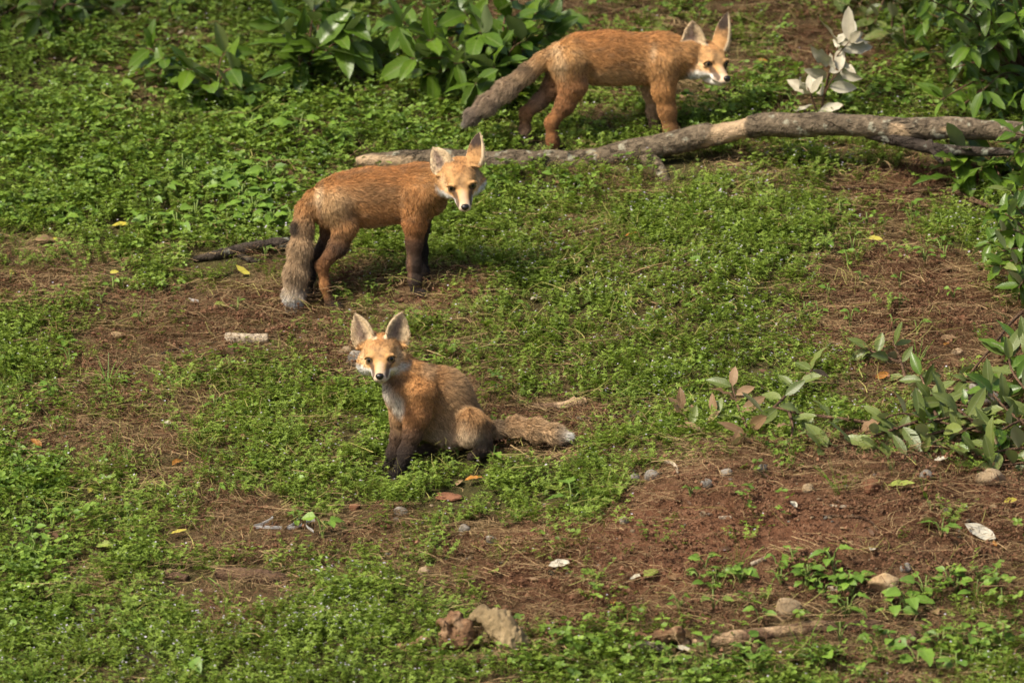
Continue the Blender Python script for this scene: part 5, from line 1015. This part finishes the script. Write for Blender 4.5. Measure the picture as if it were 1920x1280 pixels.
def straw(n=16, mat=None, L=(.03, .085), W=.0012, flat=.004, curl=.25, rad=.04):
    s = Soup()
    for j in range(n):
        a = g.normal() * .7 + (math.pi if g.random() < .5 else 0); l = g.uniform(*L); d = np.array([math.cos(a), math.sin(a), 0]); sd = np.array([-d[1], d[0], 0]); c = np.array([g.normal() * rad, g.normal() * rad, 0]); z0 = g.uniform(.001, flat); cu = g.normal() * curl; z1 = g.uniform(0, flat * 2.2)
        s.blade([c + d * l * (u - .5) + sd * l * cu * (u - .5) ** 2 * 2 + np.array([0, 0, z0 + z1 * 4 * u * (1 - u) * g.uniform(.4, 1)]) for u in (0, .25, .5, .75, 1)], W * g.uniform(.6, 1.4), g.random())
    return s.obj([mat or C_STRAW])
def grass(n=12, H=.07):
    s = Soup()
    for j in range(n):
        a = g.uniform(0, 6.28); d = np.array([math.cos(a), math.sin(a), 0]); p = d * .012 * g.random(); h = H * g.uniform(.5, 1.2); o = g.uniform(.15, .8); t = g.random(); s.blade([p + d * h * o * u * u + np.array([0, 0, h * u * (1 - .25 * o * u)]) for u in (0, .33, .66, 1)], .0022, t)
    return s.obj([C_GRASS])
def crumbs(n=26):
    s = Soup()
    for j in range(n):
        c = np.array([g.normal() * .03, g.normal() * .03, 0]); r = abs(g.normal()) * .0022 + .0012; V = np.array([[1, 0, 0], [-1, 0, 0], [0, 1, 0], [0, -1, 0], [0, 0, 1], [0, 0, -1.]]) * r * g.uniform(.6, 1.3, (6, 3)) + c
        s.add(V, [(0, 2, 4), (2, 1, 4), (1, 3, 4), (3, 0, 4), (2, 0, 5), (1, 2, 5), (3, 1, 5), (0, 3, 5)], g.random())
    return s.obj([C_CRUMB])
def scatter(name, label, cat, P, rotz, scl, tilt, sources):
    """one object of kind stuff that stands a clump on each of the points P"""
    col = bpy.data.collections.new(name + '_sources')
    for i, o in enumerate(sources): o.name = f'clump_{name}_{i:02d}'; col.objects.link(o)
    me = new_mesh(name, P, [], False); n = len(P)
    a = me.attributes.new('rot', 'FLOAT_VECTOR', 'POINT'); a.data.foreach_set('vector', np.c_[tilt, rotz].astype(np.float32).ravel())
    a = me.attributes.new('scl', 'FLOAT', 'POINT'); a.data.foreach_set('value', np.asarray(scl, np.float32)); a = me.attributes.new('idx', 'INT', 'POINT'); a.data.foreach_set('value', np.random.default_rng(len(P)).integers(0, len(sources), n).astype(np.int32))
    o = mobj(name, me); tag(o, label, cat, None, 'stuff')
    t = bpy.data.node_groups.new(name, 'GeometryNodeTree'); t.interface.new_socket('Geometry', in_out='INPUT', socket_type='NodeSocketGeometry'); t.interface.new_socket('Geometry', in_out='OUTPUT', socket_type='NodeSocketGeometry')
    N = t.nodes; gi = N.new('NodeGroupInput'); go = N.new('NodeGroupOutput'); ci = N.new('GeometryNodeCollectionInfo'); ci.inputs[0].default_value = col; ci.inputs[1].default_value = True; ci.inputs[2].default_value = True
    ip = N.new('GeometryNodeInstanceOnPoints'); ip.inputs['Pick Instance'].default_value = True
    def na(nm, dt): x = N.new('GeometryNodeInputNamedAttribute'); x.data_type = dt; x.inputs[0].default_value = nm; return x.outputs[0]
    er = N.new('FunctionNodeEulerToRotation'); L = t.links.new
    L(gi.outputs[0], ip.inputs['Points']); L(ci.outputs[0], ip.inputs['Instance']); L(na('idx', 'INT'), ip.inputs['Instance Index']); L(na('rot', 'FLOAT_VECTOR'), er.inputs[0]); L(er.outputs[0], ip.inputs['Rotation']); L(na('scl', 'FLOAT'), ip.inputs['Scale']); L(ip.outputs[0], go.inputs[0])
    md = o.modifiers.new('cover', 'NODES'); md.node_group = t; return o

# where the foxes and the log touch the ground nothing grows
feet = []
for fx in FOXES:
    low = fx.V[(fx.V[:, 2] - G(fx.V[:, 0], fx.V[:, 1])) < .035]; feet.append(low[:, :2])
feet = np.vstack(feet); feet = np.vstack([feet + np.array([0, o]) for o in (0, -.012, -.024, -.034)]); lg = LPc[:120:2, :2]; feet = np.vstack([feet] + [lg + np.array([0, o]) for o in np.arange(-.030, .03, .01)] + [lg + np.array([.008, o]) for o in np.arange(-.030, .03, .01)]); cell = .012; taken = set(map(tuple, np.unique(np.floor(feet / cell).astype(int), axis=0)))
for cx_, cy_, cr_ in CLEAR:
    for a_ in np.arange(cx_ - cr_ - .004, cx_ + cr_ + .004, cell * .9):
        for b_ in np.arange(cy_ - cr_ - .030, cy_ + cr_ * .8, cell * .9): taken.add((math.floor(a_ / cell), math.floor(b_ / cell)))
def free(P, pad=1):
    c = np.floor(P[:, :2] / cell).astype(int); return np.array([not any((a + i, b + j) in taken for i in range(-pad, pad + 1) for j in range(-pad, pad + 1)) for a, b in c])
XR, YR = (-1.75, 1.75), (-2.35, 2.5)
def pts(n, seed, prob, pad=1):
    g = np.random.default_rng(seed); x = g.uniform(*XR, n); y = g.uniform(*YR, n); P = np.c_[x, y, G(x, y)]; P = P[g.random(n) < prob(P)]; P = P[free(P, pad)] if pad > 0 else P
    m = len(P); return P, g.uniform(0, 6.28, m), g, m
def pxr(P): return to_px(P)
def blob_px(P, cx, cy, rx, ry):
    q = to_px(P); return np.exp(-(((q[:, 0] - cx) / rx) ** 2 + ((q[:, 1] - cy) / ry) ** 2))
def clov(P): return np.clip(sum(blob_px(P, *b) for b in ((330, 300, 420, 110), (100, 180, 300, 120), (650, 220, 300, 90), (1600, 170, 260, 60), (1300, 190, 200, 50), (1650, 1150, 330, 70), (30, 1000, 130, 200), (1000, 340, 160, 40), (1350, 1240, 300, 60), (700, 60, 800, 80))), 0, 1)
def flow(P): return np.clip(sum(blob_px(P, *b) for b in ((640, 1150, 170, 80), (300, 1240, 330, 60), (1380, 690, 260, 80), (1250, 560, 350, 110), (1500, 330, 240, 60), (1850, 500, 120, 120), (500, 400, 120, 60))), 0, 1)
bA, bF, cl, st_, ns, gs, cr, nd = [bed(0.03) for _ in range(6)], [bed(.36, .036) for _ in range(5)], [clover() for _ in range(6)], [straw(W=.0013, curl=.5) for _ in range(6)], [straw(9, C_STEM, (.03, .11), .0014, .016, .5, .05) for _ in range(5)], [grass() for _ in range(4)], [crumbs() for _ in range(4)], [straw(26, C_NEED, (.012, .045), .0010, .006, .8, .03) for _ in range(5)]
def put(name, label, cat, n, seed, prob, src, s0, s1, tl=.25, pad=1):
    P, rz, g, m = pts(n, seed, prob, pad); return scatter(name, label, cat, P, rz, g.uniform(s0, s1, m), g.normal(0, tl, (m, 2)), src)
put('bedstraw_cover', 'low green mat of tiny whorled leaves over the bank', 'ground cover', 44000, 1, lambda P: (sstep(green_at(P), .33, .85) * .80 + .03) * (1 - .65 * clov(P)) * (1 - .8 * flow(P)), bA, .65, 1.25)
put('flowering_cover', 'green mat dotted with tiny pale pink flowers', 'ground cover', 34000, 2, lambda P: sstep(green_at(P), .4, .85) * .70 * flow(P), bF, .7, 1.2)
put('clover_cover', 'patches of small round-leaved clover on the bank', 'ground cover', 26000, 3, lambda P: sstep(green_at(P), .3, .85) * .62 * clov(P) + .012, cl, .7, 1.35)
put('straw_litter', 'dry straw lying on the bare strips of the bank', 'litter', 30000, 4, lambda P: np.clip(sstep(1 - green_at(P), .12, .6) * .62 * (1 - .93 * blob_px(P, 1480, 980, 420, 95)) + .03, 0, 1), st_, .6, 1.3, .12, 0)
put('yellow_stems', 'tangled yellow-green stems lying over the grass', 'stems', 9000, 5, lambda P: .09 + .5 * np.clip(blob_px(P, 1200, 440, 330, 90) + blob_px(P, 1150, 620, 400, 120) + blob_px(P, 400, 850, 350, 160), 0, 1), ns, .6, 1.2, .15, 0)
put('rootlet_litter', 'fine brown rootlets and needles on the bare soil', 'litter', 20000, 6, lambda P: np.clip(sstep(1 - green_at(P), .2, .65) * .7 * (1 - .92 * blob_px(P, 1450, 980, 300, 85)), 0, 1), nd, .7, 1.4, .1, 0)
put('grass_tufts', 'thin upright grass blades between the weeds', 'grass', 5000, 7, lambda P: .035 + .9 * np.clip(blob_px(P, 1480, 1235, 60, 30) + .5 * blob_px(P, 1750, 930, 60, 25) + .5 * blob_px(P, 150, 620, 80, 30) + .3 * blob_px(P, 1880, 980, 60, 40), 0, 1), gs, .6, 1.2, .2)
put('soil_crumbs', 'loose crumbs of reddish soil', 'soil', 26000, 8, lambda P: np.clip(sstep(1 - green_at(P), .35, .8) * .8, 0, 1), cr, .5, 1.25, .1, 0)
# ------------------------------------------------------------------ unseen tree added above the frame to cast shade on the upper bank
g = np.random.default_rng(23); tb = np.array([1.9, 3.4, float(G(1.9, 3.4))])
tree = empty('added_shade_tree', tb, 'leafy tree added out of view to shade the top of the bank', 'tree')
limb('trunk', [[*(tb - [0, 0, .1]), .11], [*(tb + [-.1, -.1, .8]), .09], [*(tb + [-.3, -.4, 1.6]), .075], [*(tb + [-.5, -.8, 2.4]), .05]], tree, tb, BARKD, 30, 14, 61)
cents = []
for j in range(12):
    e = np.array([-3.7 + j * .40 + g.uniform(-.2, .2), g.uniform(.45, 1.4), 0]); e[2] = float(G(e[0], e[1])) + g.uniform(1.7, 2.3)
    s0 = tb + np.array([-.3, -.4, 1.6]) if j % 2 else tb + np.array([-.45, -.7, 2.2]); mid = (s0 + e) / 2 + np.array([0, 0, .25])
    limb('bough', [[*s0, .04], [*mid, .025], [*e, .008]], tree, tb, BARKD, 22, 8, 70 + j)
    for u in np.linspace(.3, 1, 8): cents.append((1 - u) * ((1 - u) * s0 + u * mid) + u * ((1 - u) * mid + u * e))
cents = np.array(cents); n = 8500; c = cents[g.integers(0, len(cents), n)] + g.normal(size=(n, 3)) * np.array([.24, .24, .14])
S = Soup()
for q in c: S.leaf(q, g.normal(size=3) + [0, 0, -.3], np.array([0, 0, 1.]) + g.normal(size=3) * .6, g.uniform(.06, .10), g.uniform(.028, .045), g.random())
me = new_mesh('crown', np.vstack(S.V) - tb, S.F, False, S.T); me.materials.append(C_CLO); cr_ = mobj('crown', me, None, tree); cr_['kind'] = 'stuff'
